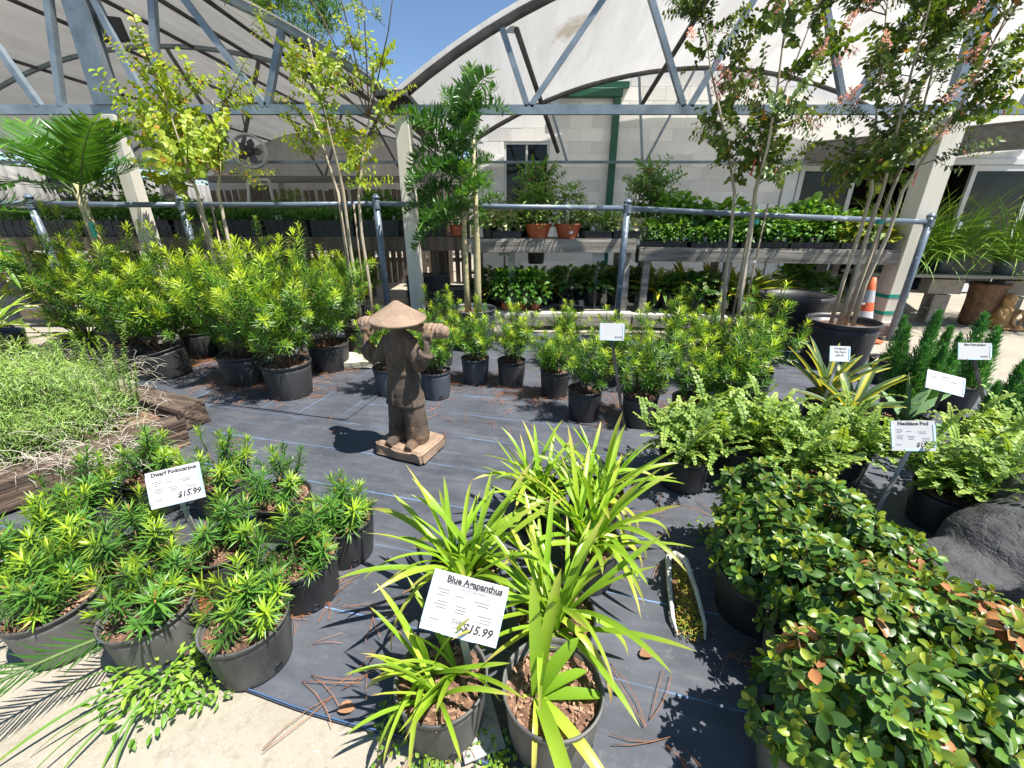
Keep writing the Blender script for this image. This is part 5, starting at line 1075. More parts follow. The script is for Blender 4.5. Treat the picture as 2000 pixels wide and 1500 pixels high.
wh.lathe([(0.03, -0.02), (0.03, 0.02)], 10, c=(0.1, -0.12, 0.14), cap=True)
for k in range(6): wh.tube([(0.1, -0.12, 0.14), (0.1 + 0.12 * math.cos(k * PI / 3), -0.12, 0.14 + 0.12 * math.sin(k * PI / 3))], 0.012, 6)
wh.build('wheel', 'ochre', t); bevel(MB().box((0.02, -0.03, 0.012), (0.42, 0.28, 0.024)).build('base', 'ochre', t, smooth=False), 0.006)
p = at_z(1902, 632, 0); t = tag(MB().lathe([(0.0, 0.0), (0.16, 0.0), (0.175, 0.05), (0.17, 0.3), (0.185, 0.5), (0.2, 0.52), (0.2, 0.56), (0.17, 0.56), (0.15, 0.3), (0.0, 0.28)], 40, fn=lambda a, z: 1 + 0.035 * math.sin(a * 11 + z * 30)).build('carved_urn', 'brownpot'), 'tall brown carved clay urn under the lemongrass shelf', 'urn'); t.location = p
p = at_z(1832, 625, 0)
t = thing('amber_figurine', 'glossy amber glazed figurine in the shade beside the blocks', 'garden ornament', at_z(1822, 610, 0) + Vector((0, 0.1, 0)))
mb = MB().lathe([(0, 0), (0.09, 0.01), (0.1, 0.08), (0.06, 0.16), (0.05, 0.2), (0, 0.22)], 20); mb.lathe([(0, 0), (0.06, 0.02), (0.065, 0.07), (0.03, 0.12), (0, 0.13)], 16, c=(0, -0.02, 0.2)); mb.tube([(0.03, 0, 0.3), (0.05, 0, 0.38)], [0.02, 0.008], 8); mb.tube([(-0.03, 0, 0.3), (-0.05, 0, 0.38)], [0.02, 0.008], 8)
baked('body', mb, 'amber', t, 0.01, 3)
# traffic cone
p = at_z(1685, 668, 0); p.y += 0.12; t = thing('traffic_cone', 'orange and white traffic cone behind the right tree tub', 'traffic cone', p)
def cone_r(z): return 0.15 - 0.125 * z / 0.72
for a, b, mt, nm in ((0.03, 0.22, 'orange', 'cone_body'), (0.22, 0.36, 'card', 'white_band'), (0.36, 0.46, 'orange', 'cone_body'), (0.46, 0.6, 'card', 'white_band'), (0.6, 0.74, 'orange', 'cone_body')):
    MB().lathe([(cone_r(a), a), (cone_r(b), b)] + ([(0, b)] if b > 0.7 else []), 24).build(nm, mt, t)
bevel(MB().box((0, 0, 0.015), (0.38, 0.38, 0.03)).build('base', 'orange', t, smooth=False), 0.01)
# big empty tub
p = at_y(1556, 575, 4.75); t = thing('black_tub', 'large empty black tub behind the right tree', 'tub', (p.x, 4.75, 0)); 
MB().lathe([(0, 0.01), (0.28, 0.0), (0.33, 0.5), (0.36, 0.55), (0.36, 0.58), (0.335, 0.58), (0.31, 0.5), (0.26, 0.03), (0, 0.03)], 44).build('tub_body', 'pot', t); MB().lathe([(0.365, 0.54), (0.375, 0.56), (0.37, 0.59), (0.345, 0.59)], 44).build('rim', 'pot', t)
# stone slabs
for px, py, s, rz, z, mt, lab in ((700, 712, (0.5, 0.34, 0.07), 0.1, 0, 'slab', 'pale rough stone slab lying left of the statue'), (1560, 655, (0.5, 0.3, 0.06), 0.1, 0, 'slab', 'pale stone step left of the right tree tub'), (960, 655, (0.4, 0.3, 0.08), -0.1, 0, 'cmu', 'grey concrete paver behind the young podocarpus')):
    p = at_z(px, py, 0); mb = MB(); bm = bmesh.new(); bmesh.ops.create_cube(bm, size=1); bmesh.ops.subdivide_edges(bm, edges=list(bm.edges), cuts=7, use_grid_fill=True)
    for v in bm.verts:
        v.co = Vector((v.co.x * s[0], v.co.y * s[1], (v.co.z + 0.5) * s[2] + 0.016)); v.co += Vector((1, 1, 0.5)) * 0.02 * noise.noise(v.co * 9 + Vector((px, 0, 0)))
    me = bpy.data.meshes.new('stone_slab'); bm.to_mesh(me); bm.free(); me.materials.append(M[mt]); o = link('stone_slab', me); o.location = p; o.rotation_euler = (0, 0, rz); tag(o, lab, 'stone slab')

# ================================================================== STATUE
p = at_z(803, 880, 0); SY = R_(-22)
t = thing('peasant_statue', 'weathered brown statue of a peasant in conical hat carrying a shoulder yoke', 'statue', (p.x, p.y, 0.004), SY)
def ring_loft(mb, rings, seg=24):
    vs, fs = [], []
    for (x, y, z, rx, ry) in rings:
        for k in range(seg): a = 2 * PI * k / seg; vs.append((x + rx * math.cos(a), y + ry * math.sin(a), z))
    for i in range(len(rings) - 1):
        for k in range(seg): k2 = (k + 1) % seg; fs.append((i * seg + k, i * seg + k2, (i + 1) * seg + k2, (i + 1) * seg + k))
    fs += [tuple(range(seg))[::-1], tuple(range((len(rings) - 1) * seg, len(rings) * seg))]; mb.add(vs, fs)
mb = MB()
for s_ in (-1, 1): ring_loft(mb, [(s_ * 0.062, 0.0, 0.075, 0.062, 0.07), (s_ * 0.064, 0.0, 0.13, 0.072, 0.078), (s_ * 0.06, 0, 0.22, 0.066, 0.072), (s_ * 0.055, 0, 0.31, 0.064, 0.07), (s_ * 0.045, 0, 0.42, 0.06, 0.07)])
ring_loft(mb, [(0, 0, 0.33, 0.122, 0.088), (0, 0, 0.345, 0.128, 0.094), (0, 0, 0.42, 0.118, 0.09), (0, 0, 0.52, 0.1, 0.078), (0, 0, 0.545, 0.092, 0.073), (0, 0, 0.56, 0.094, 0.074), (0, 0, 0.64, 0.1, 0.078), (0, 0, 0.71, 0.104, 0.075), (0, 0, 0.76, 0.085, 0.06), (0, 0, 0.785, 0.045, 0.042)], 32)
ring_loft(mb, [(0, 0, 0.535, 0.104, 0.084), (0, 0, 0.555, 0.104, 0.084)], 32)
mb.tube([(0.05, -0.062, 0.74), (0.02, -0.08, 0.68), (-0.02, -0.08, 0.56), (-0.03, -0.092, 0.35)], 0.008, 8); mb.tube([(-0.05, -0.062, 0.74), (-0.02, -0.078, 0.69), (0.0, -0.08, 0.65)], 0.007, 8)
for q in (-0.09, -0.045, 0.07, 0.1): mb.tube([(q * 0.8, -0.07 + abs(q) * 0.25, 0.52), (q, -0.094 + abs(q) * 0.32, 0.34)], [0.003, 0.009], 8)
ring_loft(mb, [(0, -0.005, 0.74, 0.035, 0.035), (0, -0.008, 0.8, 0.042, 0.045), (0, -0.012, 0.84, 0.058, 0.06), (0, -0.012, 0.88, 0.06, 0.062), (0, -0.01, 0.92, 0.04, 0.04)], 24)
mb.tube([(0, -0.06, 0.87), (0, -0.086, 0.845), (0, -0.07, 0.835)], [0.008, 0.014, 0.01], 8)       # nose
mb.tube([(-0.022, -0.066, 0.815), (0, -0.072, 0.812), (0.022, -0.066, 0.815)], 0.006, 6)         # mouth
for s_ in (-1, 1):
    mb.tube([(s_ * 0.058, -0.005, 0.85), (s_ * 0.066, 0, 0.87)], [0.012, 0.01], 8)                # ear
    mb.tube([(s_ * 0.012, -0.066, 0.873), (s_ * 0.036, -0.06, 0.873)], 0.007, 6)                  # brow
    mb.tube([(s_ * 0.072, 0, 0.735), (s_ * 0.115, -0.02, 0.66), (s_ * 0.14, -0.04, 0.6)], [0.042, 0.04, 0.038], 14)
    mb.tube([(s_ * 0.14, -0.04, 0.6), (s_ * 0.18, -0.055, 0.64), (s_ * 0.205, -0.05, 0.69)], [0.04, 0.042, 0.046], 14)   # wide sleeve
    mb.tube([(s_ * 0.205, -0.05, 0.68), (s_ * 0.21, -0.035, 0.75)], [0.024, 0.02], 10)
    for k in range(4): mb.tube([(s_ * (0.188 + 0.016 * k), -0.036, 0.75), (s_ * (0.188 + 0.016 * k), -0.038, 0.782), (s_ * (0.189 + 0.016 * k), -0.012, 0.81)], [0.0095, 0.0095, 0.008], 8)
    mb.tube([(s_ * 0.185, -0.02, 0.745), (s_ * 0.178, 0.01, 0.78)], [0.011, 0.009], 8)            # thumb
    mb.tube([(s_ * 0.062, -0.03, 0.1), (s_ * 0.07, -0.09, 0.09), (s_ * 0.072, -0.125, 0.083)], [0.036, 0.036, 0.026], 12)     # foot
body = baked('body', mb, 'stone', t, 0.005, 2, (0.003, 22))
mb = MB(); ring_loft(mb, [(0, 0, 0.868, 0.152, 0.152), (0, 0, 0.878, 0.157, 0.157), (0, 0, 0.884, 0.15, 0.15), (0, 0, 0.915, 0.1, 0.1), (0, 0, 0.95, 0.048, 0.048), (0, 0, 0.972, 0.018, 0.018), (0, 0, 0.976, 0.006, 0.006)], 48)
ho = baked('hat', mb, 'stonehat', t, 0.004, 1, (0.0012, 14)); ho.rotation_euler = (R_(4), R_(3), 0)
mb = MB(); mb.tube([(-0.29, 0.03, 0.8), (0, 0.045, 0.815), (0.29, 0.03, 0.795)], 0.026, 12)
for s_ in (-1, 1): mb.tube([(s_ * 0.13, 0.035, 0.805), (s_ * 0.17, 0.033, 0.803), (s_ * 0.24, 0.03, 0.8), (s_ * 0.29, 0.03, 0.797), (s_ * 0.305, 0.03, 0.797)], [0.024, 0.036, 0.04, 0.037, 0.018], 14)
for s_ in (-1, 1):
    for q in (0.2, 0.23, 0.255): mb.tube([(s_ * q + 0.0, 0.03 + 0.04 * math.cos(a * PI / 6), 0.8 + 0.04 * math.sin(a * PI / 6)) for a in range(13)], 0.006, 6, cap=False)
baked('yoke', mb, 'stonehat', t, 0.005, 2, (0.003, 20))
mb = MB(); bm = bmesh.new(); bmesh.ops.create_cube(bm, size=1); bmesh.ops.subdivide_edges(bm, edges=list(bm.edges), cuts=9, use_grid_fill=True)
for v in bm.verts:
    k = (abs(v.co.x * 2) ** 6 + abs(v.co.y * 2) ** 6) ** (1 / 6)
    v.co = Vector((v.co.x * 0.37, v.co.y * 0.27, (v.co.z + 0.5) * 0.085)); v.co += Vector((1, 1, 0.4)) * 0.012 * noise.noise(v.co * 8)
me = bpy.data.meshes.new('plinth'); bmesh.ops.bevel(bm, geom=[e for e in bm.edges if e.calc_face_angle(0) > 0.6], offset=0.018, segments=3, affect='EDGES'); bm.to_mesh(me); bm.free(); me.polygons.foreach_set('use_smooth', [True] * len(me.polygons)); me.materials.append(M['stonehat']); link('plinth', me, t)

# ================================================================== SIGNS
def sign(label, base, c, wd, ht, yaw, tilt, roll, lines, dark=False, rules=()):
    base, c = Vector(base), Vector(c); t = thing('price_sign', label, 'price sign', base, 0, 'printed price signs')
    Rm = Matrix.Rotation(R_(yaw), 4, 'Z') @ Matrix.Rotation(R_(90 - tilt), 4, 'X') @ Matrix.Rotation(R_(roll), 4, 'Z')
    mt = Matrix.Translation(c - base) @ Rm
    down = mt @ Vector((0, -ht * 0.3, -0.006)); MB().bar(Vector((0, 0, 0)), down, 0.02, 0.006, up=(0, 1, 0)).build('stake', 'darksteel' if dark else 'stake', t, smooth=False)
    cd = MB().box((0, 0, 0), (wd, ht, 0.004)).build('card', 'card', t, smooth=False); cd.matrix_basis = mt
    for s_ in (-1, 1): MB().box((s_ * (wd / 2 - 0.004), 0, 0.0028), (0.009, ht * 0.75, 0.003)).build('clip', 'acryl', cd, smooth=False)
    MB().box((0, -ht / 2 + 0.004, 0.0028), (wd * 0.42, 0.009, 0.003)).build('clip', 'acryl', cd, smooth=False)
    for body, x, y, size, ink, bold in lines:
        cu = bpy.data.curves.new('lettering', 'FONT'); cu.body = body; cu.size = size; cu.align_x = 'CENTER'; cu.align_y = 'CENTER'; cu.offset = size * 0.042 if bold == 1 else size * (0.03 if bold else 0.012); cu.resolution_u = 2
        if bold == 2: cu.shear = 0.25
        tmp = bpy.data.objects.new('lettering', cu); me = bpy.data.meshes.new_from_object(tmp); bpy.data.objects.remove(tmp); me.name = 'lettering'; me.materials.clear(); me.materials.append(M[ink]); link('lettering', me, cd, Matrix.Translation((x * wd, y * ht, 0.0026)))
    for x, y, l in rules: MB().box((x * wd, y * ht, 0.0023), (l * wd, 0.0026, 0.0006)).build('rule', 'inkpale', cd, smooth=False)
fine = [(-0.32, 0.2, 0.16), (-0.3, 0.15, 0.12), (-0.1, 0.14, 0.12), (-0.34, 0.1, 0.1), (0.2, 0.13, 0.2), (0.22, 0.08, 0.16), (-0.3, 0.0, 0.14), (-0.32, -0.05, 0.16), (-0.3, -0.1, 0.12), (-0.05, -0.02, 0.16), (-0.04, -0.07, 0.14), (-0.05, -0.12, 0.12), (0.28, -0.08, 0.18), (0.3, -0.13, 0.14), (0.28, -0.18, 0.16), (-0.34, -0.3, 0.14)]
sign('large tilted price card reading Blue Agapanthus in front of the agapanthus pots', at_z(932, 1372, 0), at_y(908, 1186, 0.835), 0.212, 0.15, 2, 40, -15,
     [('Blue Agapanthus', 0.06, 0.39, 0.0235, 'ink', 1), ('Lily of the Nile', 0.05, 0.27, 0.012, 'inkpale', 0), ('Dolins', -0.03, -0.26, 0.015, 'inkpale', 1), ('Garden', -0.03, -0.35, 0.01, 'inkpale', 0), ('Center', -0.03, -0.42, 0.01, 'inkpale', 0), ('$15.99', 0.22, -0.32, 0.03, 'ink', 2)], rules=fine + [(0.06, 0.325, 0.72)])
c = at_y(343, 948, 1.36); sign('price card reading Dwarf Podocarpus among the front left pots', (c.x, c.y + 0.03, 0), c, 0.19, 0.14, 10, 26, 9,
     [('Dwarf Podocarpus', 0.02, 0.4, 0.021, 'ink', 1), ('$15.99', 0.22, -0.28, 0.03, 'ink', 2)], rules=fine)
c = at_y(1783, 851, 1.66); sign('price card reading Necklace Pod among the pea-leaved shrubs', (c.x, c.y + 0.03, 0), c, 0.175, 0.135, -9, 24, 4,
     [('Necklace Pod', 0.0, 0.4, 0.022, 'ink', 1), ('$15.99', 0.26, -0.3, 0.026, 'ink', 2)], rules=fine)
c = at_y(1903, 686, 2.4); sign('upright price card on a dark stake before the junipers', (at_z(1886, 782, 0.2).x, c.y + 0.02, 0), c, 0.19, 0.1, -3, 21, 0,
     [('Blue Point Juniper', 0.0, 0.38, 0.017, 'ink', 1), ('$15.99', 0.28, -0.32, 0.014, 'ink', 2)], True)
c = at_y(1846, 748, 2.3); sign('tilted price card lying back beside the green agave', (c.x + 0.05, c.y + 0.05, 0), c, 0.19, 0.12, -12, 40, -14, [('Agave', 0, 0.3, 0.016, 'inkpale', 0)], True, rules=fine[:6])
c = at_y(1640, 691, 2.62); sign('small price card before the striped false agave', (c.x, c.y + 0.02, 0), c, 0.125, 0.1, -5, 20, 0, [('Variegated', 0, 0.34, 0.018, 'ink', 0), ('False Agave', 0, 0.12, 0.015, 'ink', 0), ('$49.99', 0, -0.12, 0.018, 'ink', 0)])
c = at_y(1195, 648, 2.62); sign('white price card on a dark stake among the young podocarpus', (at_z(1188, 780).x, c.y, 0), c, 0.155, 0.11, -4, 16, 0, [('$15.99', 0.27, -0.32, 0.017, 'inkpale', 1)], True)
c = at_y(1168, 501, 5.7); sign('cream price card among the hostas under the bench', (c.x, c.y, ZS), c, 0.16, 0.105, 0, 8, 0, [], True)
c = at_y(985, 492, 6.0); sign('white price card above the yellow croton under the bench', (c.x, c.y, ZS), c, 0.15, 0.09, 0, 8, 0, [], True)

# ================================================================== HERB BED AT LEFT
A, B = at_z(352, 835, 0.1), Vector((-3.35, 0.55, 0.1)); A.z = 0
def timber(label, A, B, s=(0.19, 0.16)):
    A, B = Vector((A[0], A[1], 0)), Vector((B[0], B[1], 0)); d = B - A; L = d.length; bm = bmesh.new(); bmesh.ops.create_cube(bm, size=1)
    bmesh.ops.scale(bm, vec=(L, s[0], s[1]), verts=bm.verts); bmesh.ops.subdivide_edges(bm, edges=[e for e in bm.edges if abs((e.verts[0].co - e.verts[1].co).x) > 0.1], cuts=60)
    bmesh.ops.subdivide_edges(bm, edges=[e for e in bm.edges if abs((e.verts[0].co - e.verts[1].co).x) < 0.01], cuts=5, use_grid_fill=True)
    for v in bm.verts:
        n_ = noise.noise(Vector((v.co.x * 1.5, v.co.y * 30, v.co.z * 30 + A.x))); v.co.y += 0.022 * n_; v.co.z += 0.024 * n_ + s[1] / 2 + 0.01; v.co.y *= 1 + 0.05 * noise.noise(Vector((v.co.x * 3, 0, 0)))
        if abs(v.co.x) > L / 2 - 0.02: v.co.x += 0.02 * noise.noise(v.co * 22)
    me = bpy.data.meshes.new('timber'); bm.to_mesh(me); bm.free(); me.materials.append(M['tie']); o = link('timber_edging', me); o.location = (A + B) / 2; o.rotation_euler = (0, 0, math.atan2(d.y, d.x)); tag(o, label, 'timber')
timber('weathered split timber edging along the front of the herb bed', A, B)
timber('weathered timber at the back right end of the herb bed', (A.x - 0.05, A.y + 0.2), (A.x - 0.9, A.y + 0.55), (0.18, 0.16))
o = MB().add([(A.x, A.y, 0.09), (A.x - 0.8, A.y + 0.5, 0.09), (-5, 3.3, 0.08), (-5, 0.5, 0.08), (B.x, B.y, 0.09)], [(0, 1, 2, 3, 4)]).build('bed_soil', 'soil', smooth=False); tag(o, 'brown mulch of the herb bed behind the timber', 'soil', kind='structure')
def herb_stem(n, h):
    mb = MB(); mb.tube([(0, 0, 0), (0.01, 0, h)], [0.003, 0.001], 4, mi=1)
    for i in range(n):
        s = 0.12 + 0.88 * i / n; d = sph(i * 2.399, U(0.1, 0.6) + 0.6 * (s > 0.9)); tt = tintc(0.25 + 0.6 * s + U(-.2, .2)); mb.leaf((0.01 * s, 0, h * s), d, (0, 0, 1), U(0.022, 0.036) * (1.1 - 0.4 * s), 0.008, 'lance', 0.3, 0.15, 2, (tt, tt))
    return mb.mesh('stem', ['bedherb', 'greenstem'])
HS = [herb_stem(100, 0.5), herb_stem(84, 0.42), herb_stem(70, 0.34)]
MATM = [clump(0, 520, 0.24, 0.2, 0.034, 0.004, 'bedherb', 0.7, 'lance', dryp=0.12) for _ in range(2)]
for k, (px, py, n, lab) in enumerate(((245, 812, 16, 'upright leafy herb at the right end of the timber bed'), (190, 800, 14, 'upright leafy herb second from the right in the timber bed'), (145, 770, 14, 'upright leafy herb at the rear middle of the timber bed'), (95, 760, 10, 'upright leafy herb at the rear left of the timber bed'), (215, 765, 10, 'upright leafy herb behind the right ones in the bed'))):
    p = at_z(px, py, 0.09); t = thing('bed_herb', lab, 'herb', p, 0, 'upright herbs in the timber bed')
    for i in range(n):
        a = i * 2.399; q = 0.1 * math.sqrt(i / n); link('stem', random.choice(HS), t, orient((q * math.cos(a), q * math.sin(a), 0), Vector((math.cos(a) * q * 3, math.sin(a) * q * 3, 1)), U(0.8, 1.2)))
for k, (px, py, s, lab) in enumerate(((40, 865, 1.5, 'fluffy light green ground herb at the left edge of the bed'), (110, 850, 1.3, 'fluffy light green ground herb behind the timber'), (30, 800, 1.5, 'fluffy light green ground herb at the rear of the bed'), (-60, 830, 1.5, 'fluffy light green ground herb cut by the picture edge'), (20, 905, 1.0, 'fluffy light green herb spilling over the timber at the left'), (100, 885, 0.9, 'fluffy light green herb spilling over the middle of the timber'), (170, 850, 1.0, 'low green herb hanging toward the timber'))):
    p = at_z(px, py, 0.1); t = thing('ground_herb', lab, 'herb', p, 0, 'fluffy ground herbs in the timber bed')
    for i in range(3): link('foliage', MATM[i % 2], t, Matrix.Translation((0.12 * math.cos(i * 2.1), 0.1 * math.sin(i * 2.1), 0)) @ Matrix.Rotation(i, 4, 'Z') @ Matrix.Diagonal((s, s, s * U(1.0, 1.7), 1)))
mb = MB()
for i in range(650):
    p = at_z(U(-40, 330), 0, 0.1) if False else at_z(U(-40, 310), U(690, 930), 0.12 + 0.12 * rnd()); a = U(0, 6.3); pts = [p]; d = sph(a, U(0.2, 1.2))
    for k in range(5): pts.append(pts[-1] + d * U(0.02, 0.05)); d = (d + Vector((U(-.5, .5), U(-.5, .5), -0.35))).normalized()
    mb.tube(pts, 0.0016, 3)
o = mb.build('dry_stems', 'drystem'); tag(o, 'tangle of pale dry curled stems over the herb bed', 'dry stems', kind='stuff')

# ================================================================== WEEDS, LITTER, SMALL THINGS
p = at_z(335, 1325, 0); t = thing('weed_clump', 'leafy green weed clump with grass blades growing at the cloth edge', 'weed', p)
WL = clump(0, 240, 0.08, 0.16, 0.035, 0.013, 'grass', 0.7, 'lance'); link('foliage', WL, t); link('foliage', WL, t, Matrix.Translation((0.12, 0.02, 0)) @ Matrix.Rotation(2, 4, 'Z') @ Matrix.Scale(0.75, 4))
for az, el, L, b in ((200, 40, 0.4, 1.0), (215, 30, 0.45, 0.9), (240, 35, 0.42, 1.0), (225, 25, 0.5, 0.7), (265, 35, 0.36, 1.1), (280, 40, 0.3, 1.2), (250, 20, 0.4, 0.6), (170, 45, 0.34, 1.4), (60, 70, 0.3, 1.6), (100, 75, 0.26, 1.4), (20, 55, 0.24, 1.2), (140, 65, 0.3, 1.5)):
    link('grass_blade', strap(L * 0.85, 0.0085, b * 1.25, 0.3, 0.15, 0.5, U(-.8, .8), 0.2, 10, 'grass_blade', 'grass'), t, Matrix.Translation((U(-.05, .05), U(-.05, .05), 0.02)) @ Matrix.Rotation(R_(az), 4, 'Z') @ Matrix.Rotation(PI / 2 - R_(el), 4, 'Y'))
p = at_z(300, 1215, 0.12); t = thing('palm_seedling', 'long feathery palm seedling frond reaching over the concrete at the lower left', 'seedling', (p.x, p.y, 0))
MB().tube([(0.02, 0.03, 0), (0, 0, 0.14)], [0.006, 0.004], 6).build('stem', 'greenstem', t)
e = at_z(30, 1385, 0.1); dv = e - p; link('frond', SEED, t, Matrix.Translation((0, 0, 0.13)) @ Matrix.Rotation(math.atan2(dv.y, dv.x), 4, 'Z') @ Matrix.Rotation(R_(68), 4, 'Y') @ Matrix.Scale(0.98, 4))
PUR = [clump(0, 60, 0.035, 0.07, 0.016, 0.011, 'grass', 0.8) for _ in range(2)]
for px, py, s, lab in ((775, 1440, 1.0, 'small purslane weed on the cloth hem under the grey pot'), (860, 1462, 1.0, 'small purslane weed along the hem left of the front pot'), (905, 1430, 0.8, 'small purslane weed between the two front pots'), (1010, 1485, 1.0, 'small purslane weed at the foot of the front pot'), (1385, 1045, 1.2, 'small green weed sprouting beside the shaded pot')):
    p = at_z(px, py, 0.004); t = thing('purslane_weed', lab, 'weed', p, U(0, 6), 'small weeds by the front pots'); link('foliage', PUR[px % 2], t, Matrix.Scale(s, 4)); link('foliage', PUR[0], t, Matrix.Translation((0.06, 0.02, 0)) @ Matrix.Scale(s * 0.7, 4))
# slit in the cloth with white folded edges and sprouting sedum
q0, q1 = at_z(1318, 1085, 0.02), at_z(1350, 1245, 0.02); t = thing('cloth_slit', 'slit in the ground cloth with white folded edges and sprouting sedum', 'slit', q0); dv = q1 - q0; sd = Vector((dv.y, -dv.x, 0)).normalized()
for s_ in (-1, 1): MB().tube([Vector((0, 0, 0.012)), dv * 0.1 + sd * s_ * 0.035 + Vector((0, 0, 0.02)), dv * 0.5 + sd * s_ * 0.05 + Vector((0, 0, 0.018)), dv * 0.85 + sd * s_ * 0.055 + Vector((0, 0, 0.01)), dv + sd * s_ * 0.045], [0.012, 0.013, 0.01, 0.008, 0.003], 8).build('folded_edge', 'rope', t)
SED = clump(0, 260, 0.03, 0.06, 0.012, 0.006, 'crepe_y', 0.5, 'lance', dryp=0.5)
for k in range(4): link('sedum', SED, t, Matrix.Translation(dv * (0.3 + 0.2 * k)) @ Matrix.Rotation(k, 4, 'Z') @ Matrix.Scale(0.75, 4))
o = MB().add([Vector((0, 0, 0.009)), dv * 0.5 + sd * 0.05 + Vector((0, 0, 0.009)), dv + Vector((0, 0, 0.009)), dv * 0.5 - sd * 0.05 + Vector((0, 0, 0.009))], [(0, 1, 2, 3)]).build('soil', 'soil', t)
# grey flat plate between the front pots
p = at_z(930, 1405, 0.006); o = bevel(MB().box((0, 0, 0.006), (0.12, 0.2, 0.008), rz=0.35).build('grey_plate', 'stake', None, smooth=False), 0.003); o.location = p; tag(o, 'flat grey plastic plate lying between the two front pots', 'plate')
# dark carved stone at the right edge
t = MB(); 
def blob(mb, c, r, seg=20):
    ring_loft(mb, [(c[0], c[1], c[2] + r[2] * math.sin(a), max(0.001, r[0] * math.cos(a)), max(0.001, r[1] * math.cos(a))) for a in [(-PI / 2 + PI * i / 12) for i in range(13)]], seg)
blob(t, (0.32, 0.02, 0.17), (0.34, 0.24, 0.24)); blob(t, (0.0, 0, 0.2), (0.26, 0.13, 0.05)); blob(t, (0.7, 0.1, 0.25), (0.4, 0.3, 0.3)); t.tube([(-0.24, 0, 0.2), (0, 0, 0.19), (0.2, 0, 0.22)], [0.015, 0.05, 0.12], 14)
q = at_z(1905, 1085, 0.2); o = baked('carved_stone', t, 'rock', None, 0.014, 6, (0.012, 9)); o.location = (q.x, q.y, 0.0); o.rotation_euler = (0, 0, 0.12); o.scale = (1, 1, 0.85); tag(o, 'dark grey carved stone ornament tapering to a point at the right edge', 'stone ornament')
# pine straw
def straw(mb, p, L, r=0.0009):
    a = U(0, 6.3)
    for k in range(2):
        b = a + U(-0.25, 0.25); c = U(-1.0, 1.0); pts = [p]; 
        for i in range(3): pts.append(pts[-1] + Vector((math.cos(b + c * i * 0.3), math.sin(b + c * i * 0.3), 0)) * L / 3 + Vector((0, 0, U(-0.004, 0.006))))
        for q in pts: q.z = max(q.z, p.z)
        mb.tube(pts, r, 3)
mb = MB()
for px, py, rx, ry, n in ((350, 705, 110, 18, 170), (470, 745, 90, 20, 150), (640, 700, 60, 40, 230), (210, 690, 80, 30, 90), (560, 765, 110, 20, 60), (900, 740, 110, 22, 110), (1080, 770, 120, 25, 110), (1220, 800, 160, 25, 120), (1420, 810, 130, 30, 90), (400, 1160, 60, 70, 200), (540, 1170, 40, 50, 40), (320, 1130, 90, 50, 90), (610, 1120, 40, 50, 15), (880, 1400, 60, 40, 18), (700, 1150, 250, 200, 16), (1250, 1000, 250, 200, 18), (900, 800, 300, 60, 25), (1480, 1180, 60, 120, 30), (1640, 690, 80, 25, 110), (500, 900, 150, 80, 10), (230, 850, 90, 30, 90)):
    for i in range(n): p = at_z(px + random.gauss(0, rx * 0.5), py + random.gauss(0, ry * 0.5), 0.014 if py > 860 or px > 450 else 0.026); straw(mb, p, U(0.1, 0.2))
o = mb.build('pine_straw', 'needle'); tag(o, 'scattered reddish brown pine straw around the pots', 'pine straw', kind='stuff')
for px, py, lab in ((715, 1185, 'single reddish pine needle pair left of the large price card'), (650, 1360, 'pine needle pair beside a dead leaf at the cloth edge'), (1262, 1420, 'crossed pine needles right of the front pot'), (1300, 1455, 'lone pine needle at the lower right of the cloth'), (590, 1330, 'pine needle pair right of the nearest dwarf podocarpus'), (1330, 1480, 'pine needle at the bottom edge of the cloth')):
    mb = MB(); straw(mb, Vector((0, 0, 0)), 0.2, 0.0012); straw(mb, Vector((0.02, 0.02, 0)), 0.17, 0.0011); o = mb.build('pine_needles', 'needle'); o.location = at_z(px, py, 0.014); tag(o, lab, 'pine needles', 'loose pine needles')
for px, py, lab in ((660, 1387, 'curled brown dead leaf at the cloth edge'), (1250, 1280, 'brown dead leaf below the cloth slit')):
    o = MB().leaf((0, 0, 0), (1, 0.2, 0.1), (0, 0, 1), 0.05, 0.035, 'oval', 0.5, 0.3, 4).build('dead_leaf', 'deadleaf'); o.location = at_z(px, py, 0.012); tag(o, lab, 'dead leaf')

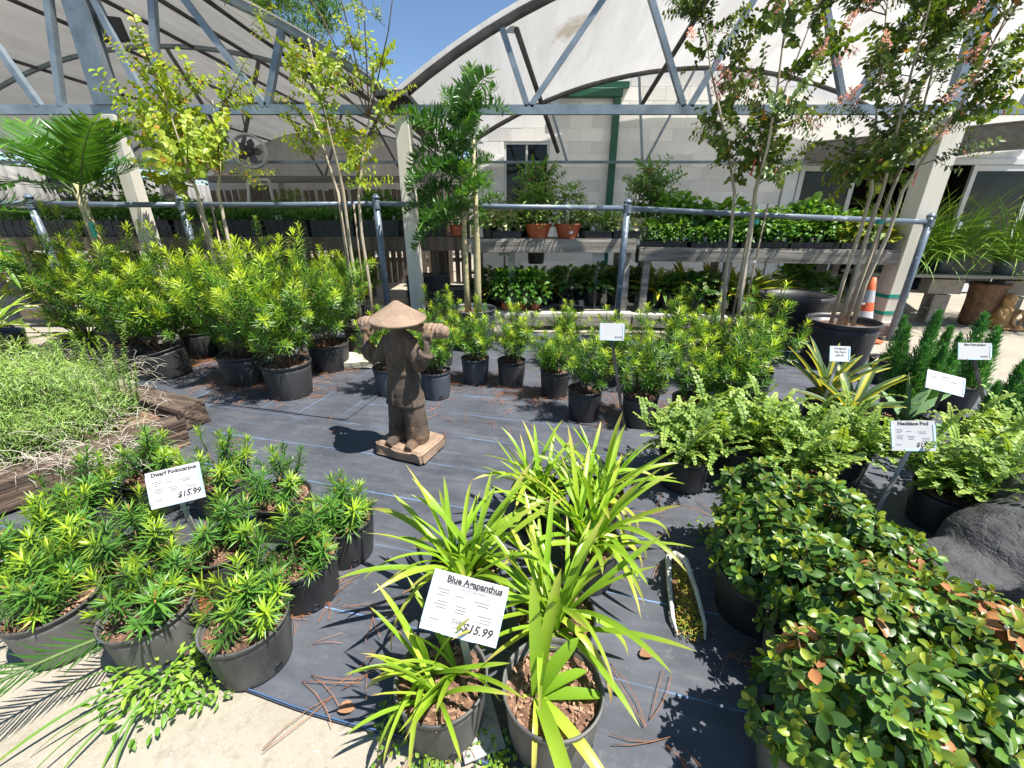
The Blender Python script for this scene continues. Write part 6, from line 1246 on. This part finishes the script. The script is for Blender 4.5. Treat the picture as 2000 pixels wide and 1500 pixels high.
# ------------------------------------------------------------------ trees beyond the tunnels
def far_tree(name, label, p, h, cr, n, conifer=False):
    t = thing(name, label, 'tree', p, 0, 'trees beyond the tunnels'); MB().tube([(0, 0, 0), (0.1, 0, h * 0.5), (0, 0, h)], [0.2, 0.15, 0.05], 8).build('trunk', 'bark', t)
    mb = MB()
    cl = [(Vector((U(-1, 1) * cr, U(-1, 1) * cr, h - cr * 0.6 + U(-1, 1) * cr * 0.8)), U(0.35, 0.6) * cr) for _ in range(16)]
    for i in range(n):
        c, r = random.choice(cl); q = c + sph(U(0, 6.3), U(-1.5, 1.5)) * r * rnd() ** 0.4; tt = rnd()
        if conifer: mb.leaf(q, sph(U(0, 6.3), U(-.2, 1.2)), (0, 0, 1), U(0.25, 0.45), 0.045, 'lance', 0.3, 0.1, 2, (tt, tt))
        else: mb.leaf(q, sph(U(0, 6.3), U(-.6, .8)), sph(U(0, 6.3), U(0.2, 1.5)), U(0.1, 0.2), 0.09, 'oval', 0.3, 0.1, 2, (tt, tt))
    mb.build('crown', 'far', t)
far_tree('pine_tree', 'pine crown showing above the left tunnel roof', Vector((-8.0, 17.5, 0)), 9.0, 1.8, 6000, True)
for x, y, h, cr, lab in ((-7.2, 17.5, 3.6, 1.7, 'green tree seen under the left tunnel behind the left post'), (-11.0, 12, 3.2, 1.6, 'green tree at the far left beyond the curtain'), (-4.0, 18.5, 3.2, 1.6, 'green tree behind the picket fence'), (-1.6, 17.5, 3.2, 1.5, 'green tree behind the fence near the centre post'), (-12.5, 18, 4.5, 2.2, 'larger green tree far left')):
    far_tree('broadleaf_tree', lab, Vector((x, y, 0)), h, cr, 2600)
p = at_y(290, 385, 6.6); t = thing('pale_shrub', 'pale yellow green shrub behind the left post', 'shrub', (p.x, 6.6, 0)); MB().tube([(0, 0, 0), (0, 0, 1.2)], [0.02, 0.01], 6).build('stem', 'bark', t)
for i in range(24): link('branch', CRY[i % 6], t, orient((0, 0, 0.9 + 0.5 * i / 24), sph(i * 2.399, U(0.1, 1.1)), U(0.7, 1.0)))
